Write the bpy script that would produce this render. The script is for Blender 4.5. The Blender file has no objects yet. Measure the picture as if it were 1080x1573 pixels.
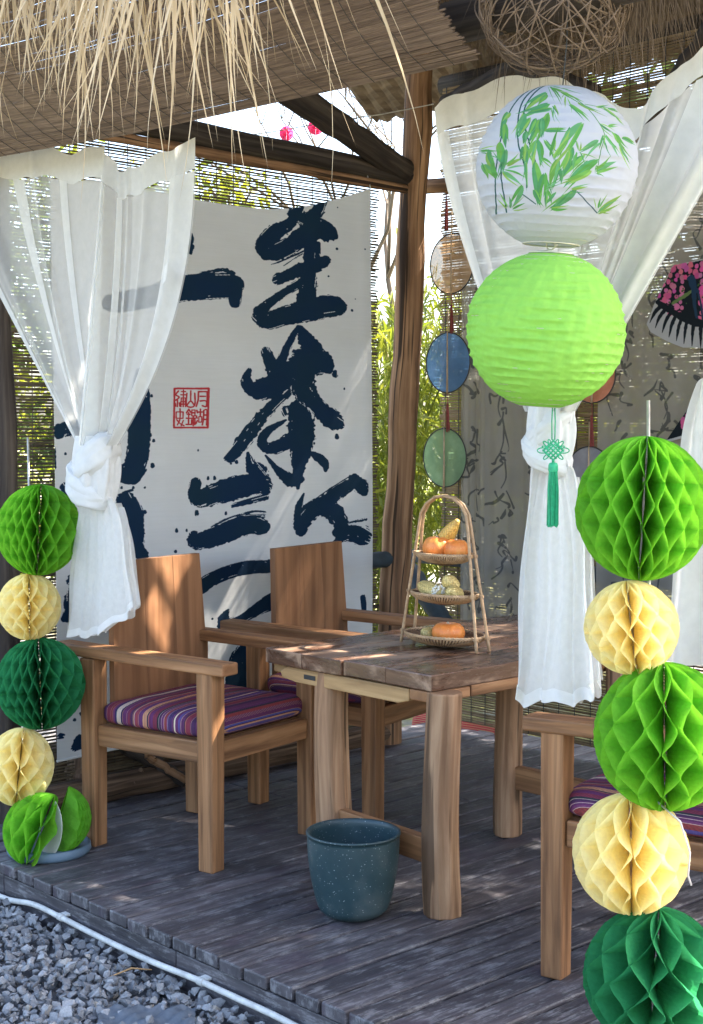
import bpy, bmesh, math, random
import numpy as np
from mathutils import Vector, Matrix

random.seed(7)
RNG = np.random.default_rng(7)
SC = bpy.context.scene
COL = SC.collection

# ------------------------------------------------------------------ camera
FPX = 2220.0
PITCH = math.atan((786.5 - 660.0) / FPX)
cam_d = bpy.data.cameras.new('camera')
cam_d.sensor_fit = 'VERTICAL'
cam_d.sensor_height = 36.0
cam_d.lens = 36.0 * FPX / 1573.0
cam_d.clip_start = 0.05
cam_d.clip_end = 500
cam = bpy.data.objects.new('camera', cam_d)
COL.objects.link(cam)
cam.location = (0, 0, 1.4)
cam.rotation_euler = (math.pi / 2 - PITCH, 0, 0)
SC.camera = cam

# ------------------------------------------------------------------ light
SUN_DIR = Vector((0.66, 0.12, 0.74)).normalized()      # towards the sun
world = bpy.data.worlds.new('World')
SC.world = world
world.use_nodes = True
wn = world.node_tree
bg = wn.nodes['Background']
sky = wn.nodes.new('ShaderNodeTexSky')
sky.sky_type = 'NISHITA'
sky.sun_disc = False
sky.sun_elevation = math.asin(SUN_DIR.z)
sky.sun_rotation = math.atan2(SUN_DIR.x, SUN_DIR.y)
sky.air_density = 1.0
sky.dust_density = 3.5
sky.ozone_density = 1.0
wn.links.new(sky.outputs[0], bg.inputs[0])
bg.inputs[1].default_value = 0.15
sun_d = bpy.data.lights.new('sun', 'SUN')
sun_d.energy = 4.5
sun_d.angle = math.radians(0.53)
sun_d.color = (1.0, 0.93, 0.82)
sun = bpy.data.objects.new('sun', sun_d)
COL.objects.link(sun)
sun.rotation_euler = SUN_DIR.to_track_quat('Z', 'Y').to_euler()
SC.view_settings.view_transform = 'Standard'
SC.view_settings.look = 'None'
SC.view_settings.exposure = 2.8
SC.view_settings.gamma = 1.0
SC.view_settings.use_curve_mapping = False
SC.cycles.max_bounces = 10
SC.cycles.diffuse_bounces = 5
SC.cycles.transparent_max_bounces = 24
SC.cycles.transmission_bounces = 8

# ------------------------------------------------------------------ frames
# Deck frame: s runs along the deck's front edge (right and nearer), t into the pavilion, z up.
ANG = math.radians(47)
EX, EY = math.cos(ANG), -math.sin(ANG)
UX, UY = math.sin(ANG), math.cos(ANG)
OX, OY = -1.14384645, 4.63033324
CZ = 1.4


def D(s, t, z=0.0):
    return Vector((OX + EX * s + UX * t, OY + EY * s + UY * t, z))


_fw = np.array([0, math.cos(PITCH), -math.sin(PITCH)])
_up = np.array([0, math.sin(PITCH), math.cos(PITCH)])


def ray(px, py):
    return _fw + np.array([1.0, 0, 0]) * (px - 540) / FPX + _up * (786.5 - py) / FPX


def on_s(px, py, s):
    """where the sight line of a photo point meets the vertical plane s = const: (t, z)"""
    d = ray(px, py)
    ds = d[0] * EX + d[1] * EY
    o = (-OX) * EX + (-OY) * EY
    k = (s - o) / ds
    p = d * k
    return ((p[0] - OX) * UX + (p[1] - OY) * UY, CZ + p[2])


def on_t(px, py, t):
    d = ray(px, py)
    dt = d[0] * UX + d[1] * UY
    o = (-OX) * UX + (-OY) * UY
    k = (t - o) / dt
    p = d * k
    return ((p[0] - OX) * EX + (p[1] - OY) * EY, CZ + p[2])


def at_y(px, py, Y):
    d = ray(px, py)
    k = Y / d[1]
    return Vector((d[0] * k, Y, CZ + d[2] * k))


ROT = -ANG      # local x = s, local y = t


# ------------------------------------------------------------------ mesh builder
class MB:
    def __init__(self):
        self.v = []
        self.f = []
        self.uv = []

    def add(self, verts, faces, uvs=None):
        b = len(self.v)
        self.v.extend([tuple(p) for p in verts])
        for k, f in enumerate(faces):
            self.f.append(tuple(i + b for i in f))
            if uvs is None:
                self.uv.append([(0.0, 0.0)] * len(f))
            else:
                self.uv.append(uvs[k])

    def box(self, c, size, M=None, uv0=None):
        hx, hy, hz = [q / 2 for q in size]
        P = [(x, y, z) for x in (-hx, hx) for y in (-hy, hy) for z in (-hz, hz)]
        F = [(0, 1, 3, 2), (4, 6, 7, 5), (0, 4, 5, 1), (2, 3, 7, 6), (0, 2, 6, 4), (1, 5, 7, 3)]
        la = max(range(3), key=lambda i: size[i])
        oth = [i for i in range(3) if i != la]
        r = (random.uniform(0, 20), random.uniform(0, 20)) if uv0 is None else uv0
        uvs = []
        for k, f in enumerate(F):
            if len(set(P[i][la] for i in f)) == 1:           # end grain: no long streaks
                uvs.append([(P[i][oth[0]] * 3 + r[0], P[i][oth[1]] * .25 + r[1]) for i in f])
            else:
                uvs.append([(P[i][la] + r[0], P[i][oth[0]] + P[i][oth[1]] * 0.9 + r[1]) for i in f])
        c = Vector(c)
        if M is None:
            V = [c + Vector(p) for p in P]
        else:
            V = [c + M @ Vector(p) for p in P]
        self.add(V, F, uvs)

    def prism(self, pts, vec, uva=0):
        """closed polygon pts swept along vec"""
        n = len(pts)
        vec = Vector(vec)
        A = [Vector(p) for p in pts]
        V = A + [p + vec for p in A]
        F = [tuple(range(n - 1, -1, -1)), tuple(range(n, 2 * n))]
        F += [(i, (i + 1) % n, n + (i + 1) % n, n + i) for i in range(n)]
        r = (random.uniform(0, 20), random.uniform(0, 20))
        o = [i for i in range(3) if i != uva]
        uvs = [[(V[i][uva] + r[0], V[i][o[0]] + .9 * V[i][o[1]] + r[1]) for i in f] for f in F]
        self.add(V, F, uvs)

    def tube(self, pts, rad, n=8, caps=True, closed=False):
        pts = [Vector(p) for p in pts]
        m = len(pts)
        if not hasattr(rad, '__len__'):
            rad = [rad] * m
        V, F, U = [], [], []
        prev = None
        L = 0
        r0 = random.uniform(0, 20)
        Ls = []
        for i, p in enumerate(pts):
            if closed:
                d = pts[(i + 1) % m] - pts[i - 1]
            else:
                d = pts[min(i + 1, m - 1)] - pts[max(i - 1, 0)]
            if d.length < 1e-9:
                d = Vector((0, 0, 1))
            d.normalize()
            if prev is None:
                a = Vector((0, 0, 1)) if abs(d.z) < .9 else Vector((1, 0, 0))
                x = d.cross(a).normalized()
            else:
                x = (prev - d * prev.dot(d))
                if x.length < 1e-6:
                    x = d.orthogonal()
                x.normalize()
            prev = x
            y = d.cross(x)
            if i:
                L += (pts[i] - pts[i - 1]).length
            Ls.append(L)
            for k in range(n):
                a = 2 * math.pi * k / n
                V.append(p + (x * math.cos(a) + y * math.sin(a)) * rad[i])
        rings = m if closed else m - 1
        rmean = sum(rad) / m
        for i in range(rings):
            j = (i + 1) % m
            for k in range(n):
                k2 = (k + 1) % n
                F.append((i * n + k, i * n + k2, j * n + k2, j * n + k))
                w = rmean * 2 * math.pi
                l2 = Ls[j] if j else Ls[-1] + .01
                U.append([(Ls[i] + r0, k / n * w + r0), (Ls[i] + r0, (k + 1) / n * w + r0),
                          (l2 + r0, (k + 1) / n * w + r0), (l2 + r0, k / n * w + r0)])
        if caps and not closed:
            F.append(tuple(range(n - 1, -1, -1)))
            F.append(tuple(range((m - 1) * n, m * n)))
            for e0 in (0, m - 1):
                U.append([(r0 + (V[e0 * n + k] - pts[e0]).x * .3, r0 + (V[e0 * n + k] - pts[e0]).z) for k in range(n)])
        self.add(V, F, U)

    def lathe(self, prof, n=32, c=(0, 0, 0), fn=None):
        """prof: list of (r, z)"""
        V, F, U = [], [], []
        m = len(prof)
        for i, (r, z) in enumerate(prof):
            for k in range(n):
                a = 2 * math.pi * k / n
                rr, zz = (r, z) if fn is None else fn(r, z, a)
                V.append((c[0] + rr * math.cos(a), c[1] + rr * math.sin(a), c[2] + zz))
        for i in range(m - 1):
            for k in range(n):
                k2 = (k + 1) % n
                F.append((i * n + k, i * n + k2, (i + 1) * n + k2, (i + 1) * n + k))
                U.append([(k / n, i / m), ((k + 1) / n, i / m), ((k + 1) / n, (i + 1) / m), (k / n, (i + 1) / m)])
        self.add(V, F, U)

    def grid(self, fn, nu, nv, uvf=None):
        V, F, U = [], [], []
        for j in range(nv + 1):
            for i in range(nu + 1):
                V.append(fn(i / nu, j / nv))
        g = (lambda a, b: (a, b)) if uvf is None else uvf
        for j in range(nv):
            for i in range(nu):
                F.append((j * (nu + 1) + i, j * (nu + 1) + i + 1, (j + 1) * (nu + 1) + i + 1, (j + 1) * (nu + 1) + i))
                U.append([g(i / nu, j / nv), g((i + 1) / nu, j / nv), g((i + 1) / nu, (j + 1) / nv), g(i / nu, (j + 1) / nv)])
        self.add(V, F, U)

    def mesh(self, name, smooth=False):
        me = bpy.data.meshes.new(name)
        me.from_pydata(self.v, [], self.f)
        lay = me.uv_layers.new(name='UVMap')
        flat = np.array([c for fu in self.uv for uv in fu for c in uv], dtype=np.float32)
        lay.data.foreach_set('uv', flat)
        if smooth:
            me.polygons.foreach_set('use_smooth', [True] * len(me.polygons))
        me.update()
        return me

    def build(self, name, mat, parent=None, smooth=False, bevel=0.0, solid=0.0, seg=2):
        me = self.mesh(name, smooth)
        me.materials.append(mat)
        o = bpy.data.objects.new(name, me)
        COL.objects.link(o)
        if parent is not None:
            o.parent = parent
        if solid:
            md = o.modifiers.new('thickness', 'SOLIDIFY')
            md.thickness = solid
            md.offset = 0
        if bevel:
            md = o.modifiers.new('bevel', 'BEVEL')
            md.width = bevel
            md.segments = seg
            md.limit_method = 'ANGLE'
        return o


def tag(o, label=None, cat=None, group=None, kind=None):
    if label:
        o['label'] = label
    if cat:
        o['category'] = cat
    if group:
        o['group'] = group
    if kind:
        o['kind'] = kind
    return o


def empty(name, loc, rz=0.0, label=None, cat=None, group=None):
    o = bpy.data.objects.new(name, None)
    COL.objects.link(o)
    o.location = loc
    o.rotation_euler = (0, 0, rz)
    o.empty_display_size = .1
    tag(o, label, cat, group)
    return o


def dup(root, loc, rz, label=None):
    def rec(o, par):
        c = o.copy()
        COL.objects.link(c)
        if par is not None:
            c.parent = par
        for ch in list(o.children):
            rec(ch, c)
        return c
    r = rec(root, None)
    r.location = loc
    r.rotation_euler = (0, 0, rz)
    if label:
        r['label'] = label
    return r


# ------------------------------------------------------------------ materials
class NT:
    def __init__(self, name):
        self.m = bpy.data.materials.new(name)
        self.m.use_nodes = True
        self.t = self.m.node_tree
        self.t.nodes.clear()
        self.out = self.n('ShaderNodeOutputMaterial')

    def n(self, typ, **kw):
        nd = self.t.nodes.new(typ)
        for k, v in kw.items():
            if k.startswith('i_'):
                key = k[2:]
                key = int(key) if key.isdigit() else key.replace('_', ' ')
                nd.inputs[key].default_value = v
            else:
                setattr(nd, k, v)
        return nd

    def l(self, a, b):
        self.t.links.new(a, b)

    def ramp(self, fac, stops, interp='LINEAR'):
        r = self.n('ShaderNodeValToRGB')
        cr = r.color_ramp
        cr.interpolation = interp
        while len(cr.elements) < len(stops):
            cr.elements.new(.5)
        for el, (p, c) in zip(cr.elements, stops):
            el.position = p
            el.color = (c[0], c[1], c[2], 1) if hasattr(c, '__len__') else (c, c, c, 1)
        self.l(fac, r.inputs[0])
        return r.outputs[0]

    def noise(self, vec, scale, detail=4, rough=.55, dist=0.0):
        nd = self.n('ShaderNodeTexNoise')
        nd.inputs['Scale'].default_value = scale
        nd.inputs['Detail'].default_value = detail
        nd.inputs['Roughness'].default_value = rough
        nd.inputs['Distortion'].default_value = dist
        if vec is not None:
            self.l(vec, nd.inputs['Vector'])
        return nd.outputs['Fac']

    def uvmap(self, scale=(1, 1, 1), src='UV', rnd=True):
        tc = self.n('ShaderNodeTexCoord')
        mp = self.n('ShaderNodeMapping')
        mp.inputs['Scale'].default_value = scale
        self.l(tc.outputs[src], mp.inputs[0])
        if rnd:
            oi = self.n('ShaderNodeObjectInfo')
            mu = self.n('ShaderNodeMath', operation='MULTIPLY')
            mu.inputs[1].default_value = 37.0
            self.l(oi.outputs['Random'], mu.inputs[0])
            self.l(mu.outputs[0], mp.inputs['Location'])
        return mp.outputs[0]

    def mix(self, fac, a, b, mode='MIX'):
        mx = self.n('ShaderNodeMix', data_type='RGBA', blend_type=mode)
        for sock, val in ((mx.inputs[0], fac), (mx.inputs[6], a), (mx.inputs[7], b)):
            if hasattr(val, 'is_linked'):
                self.l(val, sock)
            elif hasattr(val, '__len__'):
                sock.default_value = (val[0], val[1], val[2], 1)
            else:
                sock.default_value = val
        return mx.outputs[2]

    def princ(self, color, rough=.6, bump=None, bstr=.3, bdist=.01, spec=.5, **kw):
        p = self.n('ShaderNodeBsdfPrincipled')
        if hasattr(color, 'is_linked'):
            self.l(color, p.inputs['Base Color'])
        else:
            p.inputs['Base Color'].default_value = (color[0], color[1], color[2], 1)
        if hasattr(rough, 'is_linked'):
            self.l(rough, p.inputs['Roughness'])
        else:
            p.inputs['Roughness'].default_value = rough
        p.inputs['Specular IOR Level'].default_value = spec
        if bump is not None:
            b = self.n('ShaderNodeBump')
            b.inputs['Strength'].default_value = bstr
            b.inputs['Distance'].default_value = bdist
            self.l(bump, b.inputs['Height'])
            self.l(b.outputs[0], p.inputs['Normal'])
        return p.outputs[0]

    def done(self, sh):
        self.l(sh, self.out.inputs[0])
        return self.m


def wood(name, dark, mid, light, along=3.0, across=45.0, rough=.6, bstr=.25, spec=.35, crack=0.0):
    t = NT(name)
    v = t.uvmap((along, across, 1))
    n1 = t.noise(v, 1.0, 6, .6, .6)
    v2 = t.uvmap((along * .35, across * .22, 1))
    n2 = t.noise(v2, 1.0, 3, .5, 1.2)
    c = t.ramp(n1, [(.28, dark), (.5, mid), (.74, light)])
    c2 = t.ramp(n2, [(.3, (.68, .66, .64)), (.7, (1.12, 1.10, 1.08))])
    col = t.mix(.85, c, c2, 'MULTIPLY')
    vw = t.uvmap((along * .5, across * .55, 1))
    wv = t.n('ShaderNodeTexWave', wave_type='BANDS', bands_direction='Y')
    wv.inputs['Scale'].default_value = .45
    wv.inputs['Distortion'].default_value = 7.0
    wv.inputs['Detail'].default_value = 3.0
    wv.inputs['Detail Scale'].default_value = .7
    t.l(vw, wv.inputs[0])
    col = t.mix(.75, col, t.ramp(wv.outputs['Fac'], [(.12, (.70, .66, .62)), (.40, (1.0, 1.0, 1.0)), (.9, (1.06, 1.05, 1.04))]), 'MULTIPLY')
    vk = t.uvmap((along * 1.1, across * .30, 1))
    vo = t.n('ShaderNodeTexVoronoi')
    vo.inputs['Scale'].default_value = 1.0
    t.l(vk, vo.inputs['Vector'])
    kn = t.ramp(vo.outputs['Distance'], [(.05, .85), (.11, .25), (.17, 0.0)])
    col = t.mix(kn, col, tuple(q * .45 for q in dark))
    if crack:
        v3 = t.uvmap((along * .6, across * 1.3, 1))
        n3 = t.noise(v3, 1.0, 2, .5, .8)
        k = t.ramp(n3, [(.58, 0.0), (.63, 1.0)])
        km = t.n('ShaderNodeMath', operation='MULTIPLY')
        t.l(k, km.inputs[0])
        km.inputs[1].default_value = crack
        col = t.mix(km.outputs[0], col, tuple(q * .3 for q in dark))
    rr = t.ramp(n1, [(.3, rough + .1), (.7, rough - .08)])
    return t.done(t.princ(col, rr, n1, bstr, .004, spec))


def plain(name, col, rough=.6, var=.12, scale=30, bstr=.15, spec=.4, metallic=0.0):
    t = NT(name)
    v = t.uvmap((1, 1, 1), 'Object')
    n = t.noise(v, scale, 5, .6)
    c = t.ramp(n, [(.3, tuple(q * (1 - var) for q in col)), (.7, tuple(min(1, q * (1 + var)) for q in col))])
    sh = t.princ(c, rough, n, bstr, .002, spec)
    if metallic:
        sh.node.inputs['Metallic'].default_value = metallic
    return t.done(sh)


def thin(name, col, trans=.45, transparent=0.0, var=.08, scale=25, rough=.8, img=None, imgfac=None, facing=False, weave=0.0, tint=None, bmp=.2):
    """cloth or paper: diffuse, with light coming through; optionally see-through"""
    t = NT(name)
    v = t.uvmap((1, 1, 1), 'Object')
    n = t.noise(v, scale, 4, .6)
    if img is None:
        c = t.ramp(n, [(.3, tuple(q * (1 - var) for q in col)), (.7, tuple(min(1, q * (1 + var)) for q in col))])
        alpha = None
    else:
        tc = t.n('ShaderNodeTexCoord')
        im = t.n('ShaderNodeTexImage')
        im.image = img
        im.extension = 'EXTEND'
        t.l(tc.outputs['UV'], im.inputs[0])
        g = t.ramp(n, [(.3, 1 - var), (.7, 1.0)])
        c = t.mix(1.0, im.outputs[0], g, 'MULTIPLY')
        alpha = im.outputs['Alpha']
    p = t.princ(c, rough, n, bmp, .003, .15)
    tr = t.n('ShaderNodeBsdfTranslucent')
    if tint:
        t.l(t.mix(1.0, c, tint, 'MULTIPLY'), tr.inputs[0])
    else:
        t.l(c, tr.inputs[0])
    mx = t.n('ShaderNodeMixShader')
    mx.inputs[0].default_value = trans
    t.l(p, mx.inputs[1])
    t.l(tr.outputs[0], mx.inputs[2])
    sh = mx.outputs[0]
    if transparent or facing:
        tp = t.n('ShaderNodeBsdfTransparent')
        m2 = t.n('ShaderNodeMixShader')
        if facing:
            lw = t.n('ShaderNodeLayerWeight')
            lw.inputs[0].default_value = .35
            mp = t.n('ShaderNodeMapRange')
            mp.inputs['To Min'].default_value = transparent
            mp.inputs['To Max'].default_value = max(0.0, transparent - .45)
            t.l(lw.outputs['Facing'], mp.inputs[0])
            t.l(mp.outputs[0], m2.inputs[0])
        else:
            m2.inputs[0].default_value = transparent
            if alpha is not None and imgfac:
                # printed ink is denser than the bare cloth
                ml = t.n('ShaderNodeMapRange')
                ml.inputs['To Min'].default_value = transparent
                ml.inputs['To Max'].default_value = transparent * imgfac
                sub = t.n('ShaderNodeMath', operation='SUBTRACT')
                sub.inputs[0].default_value = 1.0
                t.l(im.outputs[0], sub.inputs[1])
                t.l(sub.outputs[0], ml.inputs[0])
                t.l(ml.outputs[0], m2.inputs[0])
        t.l(sh, m2.inputs[1])
        t.l(tp.outputs[0], m2.inputs[2])
        sh = m2.outputs[0]
    return t.done(sh)


def image_from(name, rgb):
    h, w = rgb.shape[:2]
    a = np.ones((h, w, 4), dtype=np.float32)
    a[..., :3] = rgb
    im = bpy.data.images.new(name, w, h, alpha=False, float_buffer=False)
    im.pixels.foreach_set(a[::-1].ravel() if False else a.ravel())
    im.update()
    im.pack()
    return im


def srgb(c):
    """linear -> stored sRGB values"""
    c = np.clip(np.asarray(c, dtype=np.float64), 0, 1)
    return np.where(c < .0031308, c * 12.92, 1.055 * c ** (1 / 2.4) - .055)


def vnoise(h, w, cell, seed):
    """smooth value noise in 0..1, cell = (cy, cx) pixels"""
    r = np.random.default_rng(seed)
    cy, cx = cell
    gh, gw = int(h / cy) + 3, int(w / cx) + 3
    g = r.random((gh, gw))
    yy = np.arange(h) / cy
    xx = np.arange(w) / cx
    y0 = yy.astype(int)
    x0 = xx.astype(int)
    fy = yy - y0
    fx = xx - x0
    fy = (fy * fy * (3 - 2 * fy))[:, None]
    fx = (fx * fx * (3 - 2 * fx))[None, :]
    a = g[y0][:, x0]
    b = g[y0][:, x0 + 1]
    c = g[y0 + 1][:, x0]
    d = g[y0 + 1][:, x0 + 1]
    return (a * (1 - fx) + b * fx) * (1 - fy) + (c * (1 - fx) + d * fx) * fy


class Ink:
    """brush strokes rasterised into coverage; row 0 is the bottom"""
    def __init__(self, w, h, seed=1):
        self.w, self.h = w, h
        self.a = np.zeros((h, w))
        self.fine = vnoise(h, w, (5, 5), seed) * .6 + vnoise(h, w, (13, 13), seed + 1) * .4
        self.seed = seed

    def stroke(self, pts, rough=.22, dry=0.0, aa=.8):
        """pts in raster pixels (x, y, r)"""
        P = np.array(pts, dtype=float)
        if len(P) == 1:
            P = np.vstack([P, P + [[.01, 0, 0]]])
        if len(P) > 2:                                     # round the polyline off
            Q = [P[0]]
            n = len(P)
            for i in range(n - 1):
                p0, p1, p2, p3 = P[max(i - 1, 0)], P[i], P[i + 1], P[min(i + 2, n - 1)]
                for k in (1, 2, 3, 4):
                    x = k / 4
                    Q.append(.5 * (2 * p1 + (p2 - p0) * x + (2 * p0 - 5 * p1 + 4 * p2 - p3) * x * x + (3 * p1 - p0 - 3 * p2 + p3) * x ** 3))
            P = np.array(Q)
            P[:, 2] = np.maximum(P[:, 2], .4)
        R = P[:, 2].max() * 1.5 + 3
        x0 = max(0, int(P[:, 0].min() - R)); x1 = min(self.w, int(P[:, 0].max() + R) + 1)
        y0 = max(0, int(P[:, 1].min() - R)); y1 = min(self.h, int(P[:, 1].max() + R) + 1)
        if x1 <= x0 or y1 <= y0:
            return
        X, Y = np.meshgrid(np.arange(x0, x1) + .5, np.arange(y0, y1) + .5)
        best = np.full(X.shape, 1e9)
        along = np.zeros(X.shape)
        perp = np.zeros(X.shape)
        rad = np.ones(X.shape)
        L = 0
        for a, b in zip(P[:-1], P[1:]):
            d = b[:2] - a[:2]
            l = math.hypot(*d) or 1e-6
            u = ((X - a[0]) * d[0] + (Y - a[1]) * d[1]) / (l * l)
            u = np.clip(u, 0, 1)
            dx = X - (a[0] + u * d[0])
            dy = Y - (a[1] + u * d[1])
            dist = np.hypot(dx, dy)
            r = a[2] + u * (b[2] - a[2])
            sd = dist - r
            m = sd < best
            best[m] = sd[m]
            rad[m] = r[m]
            along[m] = (L + u * l)[m]
            perp[m] = ((dx * -d[1] + dy * d[0]) / l)[m]
            L += l
        nz = self.fine[y0:y1, x0:x1] - .5
        sd = best + nz * rad * rough * 2.0
        cov = np.clip(.5 - sd / aa, 0, 1)
        if dry:
            tb = np.random.default_rng(self.seed + len(pts) * 7 + int(P[0, 0])).random((64, 4096))
            ii = np.clip((along / 26).astype(int), 0, 62)
            fr = np.clip(along / 26 - ii, 0, 1)
            jj = np.clip((perp / 1.6 + 2048).astype(int), 0, 4095)
            st = tb[ii, jj] * (1 - fr) + tb[ii + 1, jj] * fr
            edge = np.clip(1 + best / np.maximum(rad, 1), 0, 1)
            cov = cov * (st > dry * ((.25 if dry > .12 else 0.0) + 2.0 * edge ** 3 if dry <= .12 else .25 + edge ** 2)).astype(float)
        self.a[y0:y1, x0:x1] = np.maximum(self.a[y0:y1, x0:x1], cov)

    def poly(self, pts, aa=1.0):
        P = np.array(pts, dtype=float)
        x0 = max(0, int(P[:, 0].min() - 2)); x1 = min(self.w, int(P[:, 0].max() + 3))
        y0 = max(0, int(P[:, 1].min() - 2)); y1 = min(self.h, int(P[:, 1].max() + 3))
        if x1 <= x0 or y1 <= y0:
            return None
        X, Y = np.meshgrid(np.arange(x0, x1) + .5, np.arange(y0, y1) + .5)
        ins = np.zeros(X.shape, bool)
        n = len(P)
        for i in range(n):
            a, b = P[i], P[(i + 1) % n]
            c = ((a[1] > Y) != (b[1] > Y))
            with np.errstate(divide='ignore', invalid='ignore'):
                xi = (b[0] - a[0]) * (Y - a[1]) / (b[1] - a[1] + 1e-12) + a[0]
            ins ^= c & (X < xi)
        return (slice(y0, y1), slice(x0, x1)), ins


M = {}
M['teak'] = wood('teak', (.15, .066, .028), (.29, .142, .062), (.40, .215, .105), 2.2, 30, .55, .3, .35, .3)
M['teak_panel'] = wood('teak_panel', (.16, .070, .032), (.235, .112, .052), (.30, .150, .074), 1.3, 13, .5, .2, .35, .22)
M['table_leg'] = wood('rough_log_wood', (.16, .085, .045), (.33, .19, .105), (.50, .32, .19), 2.2, 26, .65, .5, .3, .75)
M['pale_board'] = wood('pale_board_wood', (.22, .125, .055), (.38, .235, .105), (.50, .33, .17), 2.0, 30, .6)
M['post'] = wood('weathered_post_wood', (.06, .034, .020), (.245, .135, .072), (.46, .275, .15), 1.6, 24, .75, .7, .25, .9)
M['beam'] = wood('dark_beam_wood', (.022, .018, .017), (.05, .04, .035), (.10, .08, .065), 2.0, 30, .75, .5, .25)
M['log'] = wood('log_wood', (.05, .035, .025), (.15, .10, .07), (.32, .23, .15), 2.0, 30, .8, .7, .2, .6)


def mat_deck():
    t = NT('deck_board_wood')
    v = t.uvmap((2.2, 42, 1))
    n1 = t.noise(v, 1.0, 6, .65, .5)
    base = t.ramp(n1, [(.25, (.020, .019, .022)), (.5, (.060, .055, .060)), (.75, (.128, .115, .119))])
    w = t.uvmap((1, 1.7, 1), 'UV')
    n2 = t.noise(w, 11.0, 10, .78, .2)
    v3 = t.uvmap((16, 120, 1))
    n3 = t.noise(v3, 1.0, 8, .75)
    mu = t.n('ShaderNodeMath', operation='MULTIPLY')
    t.l(n2, mu.inputs[0]); t.l(n3, mu.inputs[1])
    wear = t.ramp(mu.outputs[0], [(.25, 0.0), (.34, 1.0)])
    wm = t.n('ShaderNodeMath', operation='MULTIPLY')
    t.l(wear, wm.inputs[0]); wm.inputs[1].default_value = .5
    oi = t.n('ShaderNodeObjectInfo')
    g = t.ramp(oi.outputs['Random'], [(0, (.7, .7, .74)), (1, (1.25, 1.2, 1.2))])
    c = t.mix(1.0, base, g, 'MULTIPLY')
    c = t.mix(wm.outputs[0], c, (.29, .28, .285))
    sp = t.noise(w, 3.0, 2, .5)
    stain = t.ramp(sp, [(.60, 0.0), (.66, .55)])
    c = t.mix(stain, c, (.05, .035, .05))
    r = t.ramp(n2, [(.3, .42), (.7, .68)])
    return t.done(t.princ(c, r, n1, .4, .004, .4))


M['deck'] = mat_deck()


def mat_tabletop():
    t = NT('table_top_wood')
    v = t.uvmap((1.6, 26, 1))
    n1 = t.noise(v, 1.0, 6, .62, .7)
    base = t.ramp(n1, [(.27, (.038, .020, .014)), (.5, (.10, .050, .031)), (.75, (.20, .108, .065))])
    w = t.uvmap((3, 9, 1))
    n2 = t.noise(w, 1.5, 6, .65, .4)
    k = t.ramp(n2, [(.52, 0.0), (.62, .75)])
    c = t.mix(k, base, (.36, .23, .15))
    r = t.ramp(n2, [(.35, .16), (.65, .42)])
    return t.done(t.princ(c, r, n1, .35, .004, .5))


M['tabletop'] = mat_tabletop()


def mat_pot():
    t = NT('speckled_teal_glaze')
    v = t.uvmap((1, 1, 1), 'Object', rnd=False)
    vo = t.n('ShaderNodeTexVoronoi')
    vo.inputs['Scale'].default_value = 130
    t.l(v, vo.inputs['Vector'])
    th = t.noise(v, 45, 2)
    rp = t.ramp(vo.outputs['Distance'], [(.10, 1.0), (.20, 0.0)])
    sel = t.ramp(th, [(.46, 0.0), (.55, 1.0)])
    mu = t.n('ShaderNodeMath', operation='MULTIPLY')
    t.l(rp, mu.inputs[0]); t.l(sel, mu.inputs[1])
    n = t.noise(v, 14, 4)
    b = t.ramp(n, [(.3, (.014, .036, .044)), (.7, (.022, .050, .058))])
    c = t.mix(mu.outputs[0], b, (.34, .38, .38))
    nd_ = t.noise(v, 6, 8, .7)
    dust = t.ramp(nd_, [(.50, 0.0), (.72, .30)])
    c = t.mix(dust, c, (.16, .16, .15))
    rg = t.ramp(nd_, [(.4, .38), (.65, .65)])
    return t.done(t.princ(c, rg, th, .08, .002, .5))


M['pot'] = mat_pot()
M['wicker'] = plain('wicker', (.33, .20, .105), .6, .35, 90, .3)
M['wicker_dark'] = plain('dark_wicker', (.17, .095, .05), .7, .3, 90, .3)
M['cane'] = plain('cane', (.42, .27, .15), .5, .3, 60, .3)
t = NT('pumpkin_skin')
v = t.uvmap((1, 1, 1), 'Object')
n1 = t.noise(v, 14, 5, .65)
n2 = t.noise(v, 160, 3, .6)
c = t.ramp(n1, [(.28, (.58, .14, .025)), (.5, (.74, .23, .045)), (.72, (.80, .36, .10))])
c = t.mix(t.ramp(n2, [(.62, 0.0), (.70, .5)]), c, (.80, .50, .22))
M['pumpkin'] = t.done(t.princ(c, .42, n2, .12, .001, .45))


def mat_corn(name, col, dark):
    t = NT(name)
    v = t.uvmap((1, 1, 1), 'Object')
    vo = t.n('ShaderNodeTexVoronoi')
    vo.inputs['Scale'].default_value = 170
    vo.inputs['Randomness'].default_value = .45
    t.l(v, vo.inputs['Vector'])
    n = t.noise(v, 30, 3)
    c = t.ramp(n, [(.3, tuple(q * .8 for q in col)), (.7, tuple(min(.9, q * 1.15) for q in col))])
    c = t.mix(t.ramp(vo.outputs['Distance'], [(.35, 0.0), (.62, .8)]), c, dark)
    return t.done(t.princ(c, .4, vo.outputs['Distance'], .6, -.002, .45))


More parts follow.
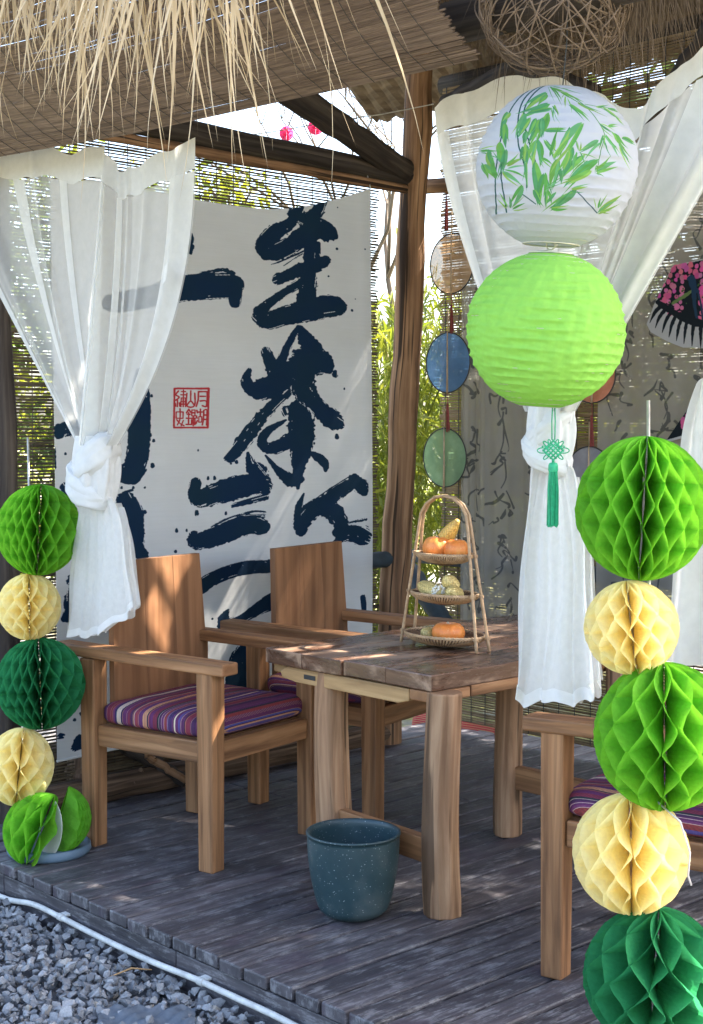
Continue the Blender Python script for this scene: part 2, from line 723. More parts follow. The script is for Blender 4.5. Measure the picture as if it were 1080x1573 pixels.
M['corn'] = mat_corn('corn_kernels', (.76, .50, .12), (.42, .22, .05))
M['corn_pale'] = mat_corn('pale_corn_kernels', (.76, .60, .24), (.40, .27, .08))
M['husk'] = plain('white_husk', (.75, .72, .62), .8, .15, 90, .4)
M['gourd'] = plain('gourd_skin', (.62, .50, .18), .5, .3, 40, .2)
M['metal'] = plain('pale_metal', (.55, .52, .46), .4, .2, 20, .05, .5, .6)
M['conduit'] = plain('white_plastic', (.50, .49, .46), .6, .28, 22, .2)
M['straw'] = None
M['black_wire'] = plain('black_wire', (.03, .03, .03), .6)
M['slate'] = plain('blue_grey_plate', (.10, .15, .20), .5, .1, 10)
M['rail'] = plain('painted_rail', (.030, .045, .055), .6, .3, 12, .3)
M['cord_green'] = plain('green_cord', (.020, .30, .14), .6, .2, 120, .3)
M['cord_red'] = plain('dark_red_thread', (.20, .035, .03), .7, .25, 80, .3)
M['card'] = plain('grey_card', (.52, .48, .46), .8, .06, 20)


def straw(name, c1, c2, c3, trans=.3):
    t = NT(name)
    v = t.uvmap((1, 1, 1), 'UV')
    sp = t.n('ShaderNodeSeparateXYZ')
    t.l(v, sp.inputs[0])
    n = t.noise(v, 3.0, 3, .6)
    c = t.ramp(n, [(.25, c1), (.5, c2), (.75, c3)])
    p = t.princ(c, .7, None, spec=.25)
    tr = t.n('ShaderNodeBsdfTranslucent')
    t.l(c, tr.inputs[0])
    mx = t.n('ShaderNodeMixShader')
    mx.inputs[0].default_value = trans
    t.l(p, mx.inputs[1]); t.l(tr.outputs[0], mx.inputs[2])
    return t.done(mx.outputs[0])


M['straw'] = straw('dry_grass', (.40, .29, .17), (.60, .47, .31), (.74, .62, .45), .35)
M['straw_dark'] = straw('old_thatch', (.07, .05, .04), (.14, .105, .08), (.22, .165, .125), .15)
M['twig'] = plain('vine_twig', (.15, .105, .075), .7, .35, 40, .3)
M['reed'] = straw('reed_slats', (.075, .052, .043), (.15, .107, .086), (.25, .182, .145), .05)
M['slat_dark'] = straw('dark_bamboo_slats', (.06, .045, .03), (.11, .085, .055), (.17, .13, .08), .12)
M['slat_gold'] = straw('golden_bamboo_slats', (.15, .10, .055), (.24, .165, .09), (.34, .245, .14), .18)
M['sheer'] = thin('sheer_white_voile', (.80, .80, .78), .45, .60, .05, 40, facing=True)
M['sheer_dense'] = thin('dense_grey_voile', (.72, .72, .71), .45, .30, .05, 40, facing=True)
M['band_voile'] = thin('header_voile', (.66, .66, .64), .28, 0, .05, 40, bmp=.3)
M['tail_voile'] = thin('hanging_white_voile', (.84, .84, .82), .52, .20, .05, 60, bmp=.3)
M['voile_thick'] = thin('folded_white_voile', (.82, .82, .80), .5, .06, .05, 30, bmp=.35)
M['cloth_white'] = thin('white_cloth', (.80, .80, .79), .40, 0, .05, 30, bmp=.3)
M['stick'] = plain('bare_stick', (.42, .31, .20), .6, .3, 25, .3)


def leafmat(name, c1, c2, c3, trans=.5):
    t = NT(name)
    v = t.uvmap((1, 1, 1), 'UV')
    n = t.noise(v, 2.2, 2, .5)
    c = t.ramp(n, [(.25, c1), (.5, c2), (.75, c3)])
    p = t.princ(c, .5, None, spec=.35)
    tr = t.n('ShaderNodeBsdfTranslucent')
    t.l(t.mix(1.0, c, (1.35, 1.3, .6), 'MULTIPLY'), tr.inputs[0])
    mx = t.n('ShaderNodeMixShader')
    mx.inputs[0].default_value = trans
    t.l(p, mx.inputs[1]); t.l(tr.outputs[0], mx.inputs[2])
    return t.done(mx.outputs[0])


M['leaf'] = leafmat('green_leaf', (.035, .065, .015), (.075, .12, .025), (.14, .17, .035))
M['leaf_yellow'] = leafmat('yellow_green_leaf', (.10, .14, .02), (.17, .20, .03), (.26, .25, .05))
M['bark'] = wood('bark', (.05, .04, .03), (.12, .095, .07), (.2, .16, .12), 3, 20, .85, .7, .2)


# ================================================================== SETTING
def mat_ground():
    t = NT('dry_lawn')
    v = t.uvmap((1, 1, 1), 'Object', rnd=False)
    n = t.noise(v, .5, 6, .65)
    n2 = t.noise(v, 9, 4, .7)
    a = t.ramp(n2, [(.3, (.10, .10, .03)), (.5, (.20, .19, .065)), (.7, (.32, .28, .12))])
    b = t.ramp(n2, [(.3, (.16, .15, .14)), (.7, (.34, .32, .30))])
    k = t.ramp(n, [(.48, 0.0), (.56, 1.0)])
    return t.done(t.princ(t.mix(k, a, b), .9, n2, .5, .03, .1))


g = MB()
g.grid(lambda a, b: (-120 + 240 * a, -40 + 240 * b, -.26), 30, 30)
tag(g.build('ground', mat_ground()), kind='structure')


def mat_gravelbed():
    t = NT('gravel_dust')
    v = t.uvmap((1, 1, 1), 'Object', rnd=False)
    n = t.noise(v, 40, 5, .7)
    return t.done(t.princ(t.ramp(n, [(.3, (.05, .052, .058)), (.7, (.13, .132, .14))]), .9, n, .8, .01, .1))


g = MB()
pts = [D(-3, -.02), D(5, -.02), D(5, -4.5), D(-3, -4.5)]
g.add([(p.x, p.y, -.150) for p in pts], [(3, 2, 1, 0)])
tag(g.build('gravel_bed', mat_gravelbed()), kind='structure')


def mat_stone():
    t = NT('crushed_stone')
    v = t.uvmap((1, 1, 1), 'UV', rnd=False)
    sp = t.n('ShaderNodeSeparateXYZ')
    t.l(v, sp.inputs[0])
    tc = t.n('ShaderNodeTexCoord')
    n = t.noise(tc.outputs['Object'], 160, 4, .7)
    c = t.ramp(sp.outputs[0], [(0, (.12, .122, .13)), (.5, (.235, .236, .242)), (.80, (.34, .34, .345)), (.90, (.36, .31, .25)), (1, (.60, .57, .52))])
    g = t.ramp(n, [(.3, .7), (.7, 1.15)])
    return t.done(t.princ(t.mix(1.0, c, g, 'MULTIPLY'), .85, n, .4, .002, .25))


M['stone'] = mat_stone()


def gravel():
    variants = []
    for k in range(20):
        bm = bmesh.new()
        r = random.Random(100 + k)
        for i in range(11):
            p = Vector((r.gauss(0, 1), r.gauss(0, 1), r.gauss(0, 1))).normalized()
            p = Vector((p.x * r.uniform(.8, 1.15), p.y * r.uniform(.6, .95), p.z * r.uniform(.5, .8)))
            bm.verts.new(p)
        bmesh.ops.convex_hull(bm, input=bm.verts)
        bm.verts.ensure_lookup_table()
        loose = [q for q in bm.verts if not q.link_faces]
        bmesh.ops.delete(bm, geom=loose, context='VERTS')
        bm.verts.index_update()
        V = np.array([q.co[:] for q in bm.verts])
        F = [tuple(q.index for q in f.verts) for f in bm.faces]
        bm.free()
        variants.append((V, F))
    mb = MB()
    r = np.random.default_rng(5)

    def lay(n, s0, s1, t0, t1, zlo, zhi, a, b):
        for _ in range(n):
            s = r.uniform(s0, s1); t = r.uniform(t0, t1)
            V, F = variants[r.integers(len(variants))]
            sz = r.uniform(a, b) * (1.0 if r.random() > .06 else 1.5)
            q = Matrix.Rotation(r.uniform(0, 6.28), 3, 'Z') @ Matrix.Rotation(r.normal(0, .5), 3, 'X') @ Matrix.Rotation(r.normal(0, .5), 3, 'Y')
            R = np.array(q)
            c = D(s, t, r.uniform(zlo, zhi))
            W = (V * sz) @ R.T + np.array(c)
            col = float(np.clip(r.beta(2.2, 2.6), 0, 1))
            mb.add(W.tolist(), F, [[(col, .5)] * len(f) for f in F])
    lay(10500, -.9, 2.0, -1.5, -.005, -.145, -.112, .007, .017)
    lay(4600, -.9, 2.0, -1.5, -.02, -.122, -.100, .009, .020)
    lay(2500, 1.6, 4.2, -2.2, -.02, -.145, -.105, .014, .026)
    lay(1500, -2.6, -.8, -2.2, -.02, -.145, -.105, .014, .026)
    o = mb.build('gravel', M['stone'])
    tag(o, 'loose blue grey crushed stone gravel in front of the deck', 'gravel', kind='stuff')


gravel()

# ---- deck: boards run in from the front edge, each board its own part
deck = MB()
for t_ in (.06, .9, 1.7, 2.5):
    c = D(1.6, t_, -.09)
    deck.box(c, (4.6, .07, .10), Matrix.Rotation(ROT, 3, 'Z'))
deck = deck.build('deck', M['beam'])
tag(deck, kind='structure')
s = -.62
bi = 0
Rz = Matrix.Rotation(ROT, 3, 'Z')
while s < 3.7:
    w = random.uniform(.096, .118)
    gap = random.uniform(.009, .014)
    dz = random.uniform(-.003, .003)
    b = MB()
    ln = 2.78
    off = random.uniform(-.0025, .0025)
    cut = random.choice([None, None, random.uniform(.9, 2.1)])
    parts = [(0, ln)] if cut is None else [(0, cut - .002), (cut + .002, ln)]
    for (a0, a1) in parts:
        b = MB()
        b.box(D(s + w / 2, (a0 + a1) / 2 - .01 + off, -.018 + dz), (w - gap, a1 - a0, .036), Rz @ Matrix.Rotation(random.uniform(-.012, .012), 3, 'Y'))
        b.build('deck_board', M['deck'], deck, bevel=.005)
    s += w
s = -.7
while s < 3.6:
    L = random.uniform(.55, .95)
    b = MB()
    b.box(D(s + L / 2, .012, -.115), (L - .004, .03, .15), Rz)
    b.build('fascia_board', M['deck'], deck, bevel=.003)
    s += L

# ================================================================== PAVILION
pav = empty('thatched_pavilion', D(-.43, 2.3, 0), 0, 'open thatched timber pavilion with weathered log posts over the dark deck', 'pavilion')


def W(o):
    """keep world coordinates under the pavilion empty"""
    o.matrix_parent_inverse = Matrix.Translation(-Vector(pav.location))
    return o


def knotty(p0, p1, r0, r1, n=14, wob=.006, seed=0):
    rr = random.Random(seed)
    p0, p1 = Vector(p0), Vector(p1)
    pts, rad = [], []
    for i in range(n):
        a = i / (n - 1)
        q = p0.lerp(p1, a) + Vector((rr.uniform(-wob, wob), rr.uniform(-wob, wob), rr.uniform(-wob, wob) * .3))
        pts.append(q)
        rad.append((r0 + (r1 - r0) * a) * rr.uniform(.94, 1.06))
    return pts, rad


def pole(name, p0, p1, r0, r1, mat, parent=pav, n=16, wob=.006, seed=0, sides=16):
    b = MB()
    b.tube(*knotty(p0, p1, r0, r1, n, wob, seed), n=sides)
    o = b.build(name, mat, parent, smooth=True)
    if parent is pav:
        W(o)
    return o


# main post at the inner corner leans a little; second post at the front corner
tA, zA = on_s(645, 110, -.43)
tB, zB = on_s(604, 940, -.43)
k = (tA - tB) / (zA - zB)
pole('post', D(-.43, tB - k * (zB + .2), -.2), D(-.43, tA + k * .5, zA + .5), .066, .062, M['post'], n=26, seed=3, sides=20)
tP, _ = on_s(6, 700, -.43)
pole('post', D(-.43, tP, -.2), D(-.43, tP - .02, 2.5), .055, .05, M['beam'], seed=4)
pole('post', D(-.43 + 4.0, .2, -.2), D(3.57, .2, 2.6), .06, .055, M['post'], seed=5)
pole('post', D(3.57, 2.5, -.2), D(3.57, 2.5, 2.9), .06, .055, M['post'], seed=6)

# beams over the banner wall, and the brace that drops to the main post
a = on_s(240, 172, -.44); b_ = on_s(628, 272, -.44)
pole('beam', D(-.44, a[0] - .5, a[1] - .04), D(-.44, b_[0], b_[1]), .048, .046, M['beam'], seed=7)
a = on_s(300, 208, -.40); b_ = on_s(622, 290, -.40)
pole('rail_pole', D(-.40, a[0] - .6, a[1] - .05), D(-.40, b_[0], b_[1]), .022, .02, M['post'], seed=8)
p0 = at_y(448, 142, 5.75); p1 = D(-.43, 2.28, 0); p1.z = on_s(618, 262, -.43)[1]
pole('brace', p0 + (p0 - p1) * .45, p1, .062, .052, M['beam'], seed=9)
# front beam that carries the blind and the curtains
pole('beam', D(-.7, .14, 2.375), D(3.7, .14, 2.29), .05, .05, M['beam'], seed=10, n=24)
pole('beam', D(-.5, 2.62, 2.98), D(3.7, 2.62, 2.98), .05, .05, M['beam'], seed=11, n=24)
a = on_t(640, 287, 2.50); b_ = on_t(725, 296, 2.50)
pole('rail_pole', D(a[0] - .02, 2.50, a[1]), D(b_[0] + .7, 2.50, b_[1] - .01), .033, .033, M['post'], seed=12)
for (q0, q1, sd) in (((688, 162), (806, 98), 13), ((792, 98), (912, 146), 14), ((992, 200), (1110, 22), 15)):
    a = on_t(q0[0], q0[1], 2.40); b_ = on_t(q1[0], q1[1], 2.40)
    pole('brace', D(a[0], 2.40, a[1]), D(b_[0], 2.40, b_[1]), .046, .046, M['beam'], seed=sd)
# handrails
a = on_s(500, 858, -.43); b_ = on_s(592, 860, -.43)
pole('handrail', D(-.43, a[0] - 1.2, a[1] + .02), D(-.43, b_[0] + .08, b_[1]), .04, .036, M['rail'], seed=16)
a = on_t(616, 856, 2.44); b_ = on_t(800, 884, 2.44)
pole('handrail', D(a[0], 2.525, a[1]), D(3.5, 2.525, b_[1]), .032, .034, M['rail'], seed=17)
a = on_t(625, 870, 2.40); b_ = on_t(680, 950, 2.40)
pole('brace', D(a[0], 2.40, a[1]), D(b_[0] + .05, 2.40, b_[1] - .06), .045, .045, M['rail'], seed=18)

# roof: two thatched slopes, with added holes that throw sun dapples on chosen spots
FE, FEZ, RG, RGZ, BE, BEZ = -.60, 2.92, 1.2, 4.25, 2.86, 2.97


def roof_z(t):
    if t < RG:
        return FEZ + (t - FE) / (RG - FE) * (RGZ - FEZ)
    return RGZ + (t - RG) / (BE - RG) * (BEZ - RGZ)


def roof_hit(p):
    p = Vector(p)
    for i in range(4000):
        q = p + SUN_DIR * (i * .003)
        sx = (q.x - OX) * EX + (q.y - OY) * EY
        tx = (q.x - OX) * UX + (q.y - OY) * UY
        if tx > BE:
            return None
        if q.z > roof_z(tx):
            return sx, tx
    return None


holes = []
for (tgt, r_) in [((.70, .75, .70), .05), ((.80, .70, .70), .04), ((.66, .86, .70), .03), ((1.0, .9, .70), .035), ((1.28, .85, .70), .03),
                  ((1.1, 1.02, .70), .05), ((1.2, 1.15, .7), .03), ((.95, .72, .70), .04),
                  ((-.06, .55, .80), .05), ((-.02, .52, .62), .05), ((.3, .40, .675), .03), ((.1, .37, .675), .02),
                  ((-.5, 1.0, .12), .05), ((-.45, 1.25, .1), .06), ((-.3, 1.45, 0), .04), ((-.15, 1.3, 0), .025),
                  ((.05, -.45, -.15), .04), ((.3, -.85, -.15), .06), ((.15, -.95, -.15), .05), ((.5, -1.05, -.15), .05),
                  ((2.0, .6, .675), .03)]:
    h = roof_hit(D(*tgt))
    if h:
        holes.append((h[0], h[1], r_))
rr = random.Random(77)
for _ in range(26):
    holes.append((rr.uniform(-.8, 3.4), rr.uniform(-.3, 2.7), rr.uniform(.012, .03)))
rb = MB()
cell = .03
V = []; F = []
ns = int(5.2 / cell); nt = int((BE - FE) / cell)
for j in range(nt + 1):
    tt = FE + (BE - FE) * j / nt
    for i in range(ns + 1):
        q = D(-1.2 + 5.2 * i / ns, tt, roof_z(tt) + .012 * math.sin(i * 1.7 + j * .6))
        V.append(q)
for j in range(nt):
    for i in range(ns):
        sc, tc_ = -1.2 + 5.2 * (i + .5) / ns, FE + (BE - FE) * (j + .5) / nt
        if any(abs(sc - h[0]) < h[2] * .8 and abs(tc_ - h[1]) < h[2] * 1.7 for h in holes):
            continue
        F.append((j * (ns + 1) + i, j * (ns + 1) + i + 1, (j + 1) * (ns + 1) + i + 1, (j + 1) * (ns + 1) + i))
rb.add(V, F, [[(V[i].x * 3, V[i].z * 12) for i in f] for f in F])
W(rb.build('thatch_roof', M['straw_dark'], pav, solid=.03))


def ribbon(mb, p, d, L, w, droop, n=7, twist=0.0, side=None, uvr=None, kink=0.0):
    """a curved tapering blade from p, starting along d, pulled down by droop"""
    p = Vector(p)
    d = Vector(d).normalized()
    V, F, U = [], [], []
    sd = side if side is not None else Vector((random.gauss(0, 1), random.gauss(0, 1), 0)).normalized()
    ru = random.uniform(0, 30) if uvr is None else uvr
    for i in range(n + 1):
        a = i / n
        tw = sd * math.cos(twist * a) + d.cross(sd) * math.sin(twist * a)
        ww = w * (1 - a ** 1.6) * (.75 + .5 * min(1, a * 6))
        V.append(p + tw * ww / 2)
        V.append(p - tw * ww / 2)
        p = p + d * (L / n)
        d = (d + Vector((0, 0, -1)) * droop / n + sd * kink * (.5 if i > n * .45 else -.15) / n * 2).normalized()
    for i in range(n):
        F.append((2 * i, 2 * i + 1, 2 * i + 3, 2 * i + 2))
        U.append([(ru, i * .12), (ru + .05, i * .12), (ru + .05, (i + 1) * .12), (ru, (i + 1) * .12)])
    mb.add(V, F, U)


# dry grass hanging over the front eave
fr = MB()
rr = random.Random(21)
for i in range(760):
    s_ = rr.uniform(-1.0, 2.02)
    clump = .5 + .5 * math.sin(s_ * 9.0 + .6) * math.sin(s_ * 23 + 1.3)
    L = .075 + .235 * max(0, s_) ** .9 + .07 * clump + .115 * abs(rr.gauss(0, 1))
    if rr.random() < .12:
        L += .16 * rr.random()
    if i < 30:                                             # a few long wisps at the right end
        s_ = rr.uniform(1.25, 2.05)
        L = .28 + .24 * s_ + rr.uniform(-.05, .14)
    p = D(s_, -.53 + rr.uniform(-.07, .05), 2.76 + rr.uniform(-.04, .08))
    d = Vector((rr.gauss(0, .24), rr.gauss(0, .12), -1))
    sd = Vector((1, rr.gauss(0, .4), 0)).normalized()
    w_ = rr.uniform(.0065, .0145)
    kk_ = rr.gauss(0, .35)
    # blades kink sideways somewhere along their length
    ribbon(fr, p, d, L + .06, w_, rr.uniform(-.9, .9), 10, rr.gauss(0, 1.3), sd, kink=kk_)
    if rr.random() < .35:                                  # a thin split blade beside it
        ribbon(fr, p, d + Vector((rr.gauss(0, .16), 0, 0)), L * rr.uniform(.6, 1.05), rr.uniform(.002, .005), rr.uniform(-.6, .6), 9, rr.gauss(0, .8), sd, kink=rr.gauss(0, .5))
W(tag(fr.build('thatch_fringe', M['straw'], pav), 'pale dry grass blades hanging from the front eave', kind='stuff'))
# dark old thatch hanging under the rear eave and at the front corner on the right
fr = MB()
for i in range(2600):
    s_ = rr.uniform(-.3, 3.4)
    p = D(s_, 2.36 + rr.uniform(-.05, .25), 3.26 + rr.uniform(-.06, .14))
    ribbon(fr, p, (rr.gauss(0, .35), rr.gauss(0, .35), -1), rr.uniform(.12, .34), rr.uniform(.003, .006), .5, 4, 0,
           Vector((1, rr.gauss(0, .3), 0)).normalized())
for i in range(2200):                                     # thatch bundle at the end of the blind
    s_ = rr.uniform(1.98, 2.36)
    p = D(s_, rr.uniform(.18, .5), 2.70 + rr.uniform(-.1, .1))
    ribbon(fr, p, (rr.gauss(0, .25), rr.gauss(0, .25), -1), rr.uniform(.2, .50) * (1.05 - .8 * max(0, s_ - 2.1)), rr.uniform(.003, .006), .4, 4, 0,
           Vector((1, rr.gauss(0, .3), 0)).normalized())
for i in range(1500):                                     # brushier straw by the right end
    s_ = rr.uniform(2.55, 3.1)
    p = D(s_, rr.uniform(.25, .7), 2.62 + rr.uniform(-.1, .1))
    ribbon(fr, p, (rr.gauss(-.2, .4), rr.gauss(0, .3), -1), rr.uniform(.12, .30), rr.uniform(.003, .006), .4, 4, 0,
           Vector((1, rr.gauss(0, .3), 0)).normalized())
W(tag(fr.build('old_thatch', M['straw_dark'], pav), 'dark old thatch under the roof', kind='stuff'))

# ---- woven reed blind slung under the front eave
bl = empty('reed_blind', D(.5, 0, 2.3), 0, 'brown woven reed blind slung along the front eave under the dry grass fringe', 'blind')


def blind_pt(s_, v):
    """v 0 = lower inner edge, 1 = top at the eave"""
    v = min(1.05, max(0.0, v))
    zb = 2.295 - .055 * min(1, max(0, s_ + .3)) - .02 * max(0, s_ - .7)
    sag = .05 * math.sin(v * math.pi) * (1 + .25 * math.sin(s_ * 2.1))
    t_ = .03 - .50 * v ** 1.15
    z = zb + .52 * v - sag + .004 * math.sin(s_ * 2.3 + v * 3)
    if v < .08:
        t_ += (.08 - v) * .5
    return D(s_, t_ - sag * .4, z)


sl = MB()
nsl = 176
for i in range(nsl):
    v = i / (nsl - 1)
    s0, s1 = -1.0 + random.uniform(-.01, .01), 2.02 + random.uniform(-.012, .008)
    n = 26
    Vv, Ff, Uu = [], [], []
    hw = .0028 * random.uniform(.85, 1.15)
    ph = random.uniform(0, 6)
    ru = random.uniform(0, 40)
    for j in range(n + 1):
        ss = s0 + (s1 - s0) * j / n
        c = blind_pt(ss, v + .0016 * math.sin(ss * 4 + ph))
        c2 = blind_pt(ss, min(1.02, v + .01))
        d = (c2 - c).normalized()
        nrm = d.cross(Vector((EX, EY, 0))).normalized()
        for k in range(6):
            a_ = math.pi * 2 * k / 6
            Vv.append(c + d * hw * math.cos(a_) + nrm * hw * .8 * math.sin(a_))
    for j in range(n):
        for k in range(6):
            Ff.append((j * 6 + k, j * 6 + (k + 1) % 6, (j + 1) * 6 + (k + 1) % 6, (j + 1) * 6 + k))
            Uu.append([(ru, j * .2), (ru, j * .2), (ru, j * .2 + .2), (ru, j * .2 + .2)])
    sl.add(Vv, Ff, Uu)


def under(o, e_):
    o.parent = e_
    o.matrix_parent_inverse = e_.matrix_basis.inverted()
    return o


def basis(e_):
    e_.matrix_basis = Matrix.Translation(e_.location) @ Matrix.Rotation(e_.rotation_euler.z, 4, 'Z')


under(tag(sl.build('reed', M['reed'], smooth=True), 'fine brown reeds tied side by side', kind='stuff'), bl)
st_ = MB()
for ss in np.arange(-.95, 2.0, .085):
    st_.tube([blind_pt(ss + .004 * math.sin(v * 20), v) + D(0, -.004, -.004) - D(0, 0, 0) for v in np.linspace(0, 1, 24)], .0010, 4)
under(tag(st_.build('binding_thread', M['black_wire']), kind='stuff'), bl)


# ---- bamboo screens
def screen(name, along, fixed, a0, a1, z0, z1, pitch, slat_r, mat, label, thread_gap=.085, lean=0.0):
    e_ = empty(name, D(fixed, a0, z0) if along == 't' else D(a0, fixed, z0), 0, label, 'blind')

    def PT(a, z, o=0.0):
        a = a + lean * (z - z0)
        return D(fixed + o, a, z) if along == 't' else D(a, fixed + o, z)
    mb = MB()
    z = z0
    rr = random.Random(hash(name) % 1 + int(a1 * 100))
    while z < z1:
        e0, e1 = a0 + rr.uniform(-.012, .012), a1 + rr.uniform(-.012, .012)
        n = 14
        k1, k2, p1, p2 = rr.uniform(1.5, 3), rr.uniform(4, 7), rr.uniform(0, 6), rr.uniform(0, 6)
        am = rr.uniform(.0004, .0016)
        r = slat_r * rr.uniform(.72, 1.22)
        ru = rr.uniform(0, 50)
        Vv, Ff, Uu = [], [], []
        for j in range(n + 1):
            a = e0 + (e1 - e0) * j / n
            zz = z + am * (math.sin(a * k1 + p1) + .5 * math.sin(a * k2 + p2))
            for (dz, do) in ((-r, 0), (0, -.0022), (r, 0), (0, .0022)):
                Vv.append(PT(a, zz + dz, do))
        for j in range(n):
            for k in range(4):
                Ff.append((j * 4 + k, j * 4 + (k + 1) % 4, (j + 1) * 4 + (k + 1) % 4, (j + 1) * 4 + k))
                Uu.append([(ru, j * .3)] * 2 + [(ru, j * .3 + .3)] * 2)
        mb.add(Vv, Ff, Uu)
        z += pitch * rr.uniform(.82, 1.2)
    under(tag(mb.build('slat', mat), 'thin bamboo slats', kind='stuff'), e_)
    tb = MB()
    a = a0 + .03
    while a < a1:
        tb.tube([PT(a + .002 * math.sin(z * 9 + a), z, -.004) for z in np.linspace(z0, z1, 10)], .0018, 4)
        a += thread_gap
    under(tag(tb.build('binding_thread', M['black_wire']), kind='stuff'), e_)
    return e_


t_r = on_s(582, 500, -.46)[0]
screen('bamboo_screen', 't', -.47, .22, t_r, .04, 2.50, .0118, .0042, M['slat_dark'],
       'dark bamboo slat screen hung behind the white calligraphy banner')
screen('bamboo_screen', 's', 2.56, -.46, 3.4, .06, 2.96, .0112, .0046, M['slat_gold'],
       'golden bamboo slat screen across the back behind the round fans', lean=0.0)

# ================================================================== BANNER
BS = -.375
PXM = 620.0
KX = .72


def bmap(px, py):
    t_, z_ = on_s(px, py, BS)
    return t_, z_


T0 = on_s(82, 700, BS)[0]
T1 = on_s(569, 500, BS)[0]
Z0, Z1 = .02, 2.55
BW, BH = int((T1 - T0) * KX * PXM), int((Z1 - Z0) * PXM)
ink = Ink(BW, BH, 3)


def toras(px, py, r):
    t_, z_ = bmap(px, py)
    t2, z2 = bmap(px, py + 10)
    sc = abs(z2 - z_) / 10
    return ((t_ - T0) * KX * PXM, (z_ - Z0) * PXM, r * sc * PXM)


def S(zo, pts, rough=.20, dry=.10):
    ox, oy, k = zo
    ink.stroke([toras(ox + p[0] / k, oy + p[1] / k, p[2] / k) for p in pts], rough, dry)


z1, z2, z3, z4 = (240, 280, 3.), (240, 540, 3.), (60, 640, 4.5), (240, 760, 3.)
zp = (0, 0, 1.)
# right column, first character
S(z1, [(645, 130, 34), (615, 190, 24), (550, 232, 36), (502, 292, 40), (520, 328, 36), (580, 312, 40), (650, 270, 40), (712, 225, 48), (775, 228, 44), (812, 248, 20)])
S(z1, [(752, 88, 25), (742, 125, 27), (715, 160, 30), (702, 205, 36), (712, 240, 36)])
S(z1, [(690, 180, 40), (770, 215, 36), (800, 235, 24)], .2)
S(z1, [(706, 240, 28), (704, 320, 26), (702, 390, 30), (694, 470, 38), (688, 550, 40)])
S(z1, [(738, 285, 12), (735, 345, 12)], .3)
S(z1, [(565, 448, 26), (625, 422, 26), (700, 395, 36), (775, 362, 22)], .22)
S(z1, [(672, 462, 22), (600, 505, 18), (530, 552, 20), (478, 600, 30)])
S(z1, [(480, 622, 36), (510, 640, 38), (590, 618, 44), (700, 590, 50), (800, 572, 50), (838, 576, 34)], .12)
S(z1, [(535, 380, 3), (600, 355, 4), (690, 310, 4)], .5, .3)
S(z1, [(590, 385, 2), (670, 330, 3)], .5, .3)
S(z1, [(740, 170, 3), (768, 140, 3)], .5)
# second character
S(z2, [(655, -112, 10), (615, -40, 16), (590, 20, 20), (572, 60, 26)])
S(z2, [(662, -105, 16), (695, -45, 36), (730, 15, 46), (765, 50, 42), (790, 88, 16)])
S(z2, [(640, 5, 14), (700, 20, 40)])
S(z2, [(508, 2, 24), (530, 55, 30), (555, 100, 42)])
S(z2, [(428, 88, 12), (415, 135, 24), (445, 180, 32), (510, 168, 52), (590, 130, 44), (660, 70, 54), (730, 60, 50)])
S(z2, [(690, 90, 46), (678, 165, 52), (705, 210, 40), (755, 270, 34), (800, 312, 46), (842, 342, 18)])
S(z2, [(600, 190, 28), (540, 245, 24), (470, 325, 30), (400, 420, 34), (345, 490, 26)], .25, .25)
S(z2, [(655, 270, 46), (668, 330, 58), (668, 420, 56), (660, 520, 32), (655, 630, 8)])
S(z2, [(600, 318, 6), (520, 362, 18), (488, 412, 22), (520, 448, 26), (600, 422, 36), (660, 380, 44)])
S(z2, [(505, 480, 5), (560, 545, 16), (620, 592, 32), (662, 590, 22)])
S(z2, [(712, 465, 8), (745, 488, 20), (772, 518, 20), (776, 548, 8)], .25)
S(z2, [(600, 285, 16), (590, 260, 10), (630, 250, 8), (690, 262, 6)], .5, .4)
S(z2, [(460, 330, 5), (540, 240, 5), (600, 200, 4)], .3)
for (x_, y_, r_) in ((815, 102, 13), (825, 390, 10), (200, 455, 4), (858, 172, 4), (350, 515, 5), (375, 508, 7), (246, 583, 7), (276, 583, 8), (190, 743, 10), (328, 746, 7), (92, 824, 8), (142, 824, 5)):
    S(z2, [(x_, y_ - r_ * .5, r_ * .8), (x_, y_ + r_ * .5, r_)], .3)
for (x_, y_, r_) in ((825, 308, 6), (785, 435, 5), (895, 592, 6), (910, 540, 3), (605, 242, 5), (795, 80, 6), (830, 118, 3), (955, 310, 4)):
    S(z1, [(x_, y_, r_)], .3)
# two bars of the middle column
S(z2, [(185, 608, 26), (180, 650, 28), (205, 680, 40), (300, 650, 52), (400, 622, 56), (482, 610, 46), (505, 640, 24)], .14)
S(z2, [(425, 470, 8), (440, 520, 24), (470, 560, 44)], .3, .15)
S(z2, [(360, 712, 10), (430, 690, 14), (505, 668, 18)], .4, .35)
S(z4, [(178, 190, 24), (190, 215, 40), (280, 195, 46), (370, 160, 44), (450, 138, 42), (490, 150, 36)], .16)
S(z4, [(260, 150, 4), (340, 110, 5), (440, 80, 6), (505, 80, 5)], .4, .3)
S(z4, [(290, 150, 8), (400, 105, 10), (500, 98, 8)], .5, .4)
# lower right character
S(z2, [(900, 588, 24), (930, 620, 34), (945, 650, 16)])
S(z2, [(905, 600, 24), (845, 640, 34), (770, 695, 36), (700, 745, 42), (672, 790, 36), (668, 828, 24)])
S(z2, [(682, 655, 4), (658, 720, 16), (652, 790, 14)])
S(z2, [(770, 720, 38), (820, 750, 40), (845, 800, 34), (825, 838, 20)])
S(z2, [(690, 718, 2), (770, 650, 3), (885, 575, 3)], .4)
S(z4, [(805, 240, 8), (850, 195, 26), (905, 178, 42), (935, 190, 44)], .2, .2)
S(z4, [(880, 130, 4), (950, 112, 7)], .5, .3)
S(z4, [(730, 240, 2), (800, 225, 4), (870, 170, 4)], .4, .3)
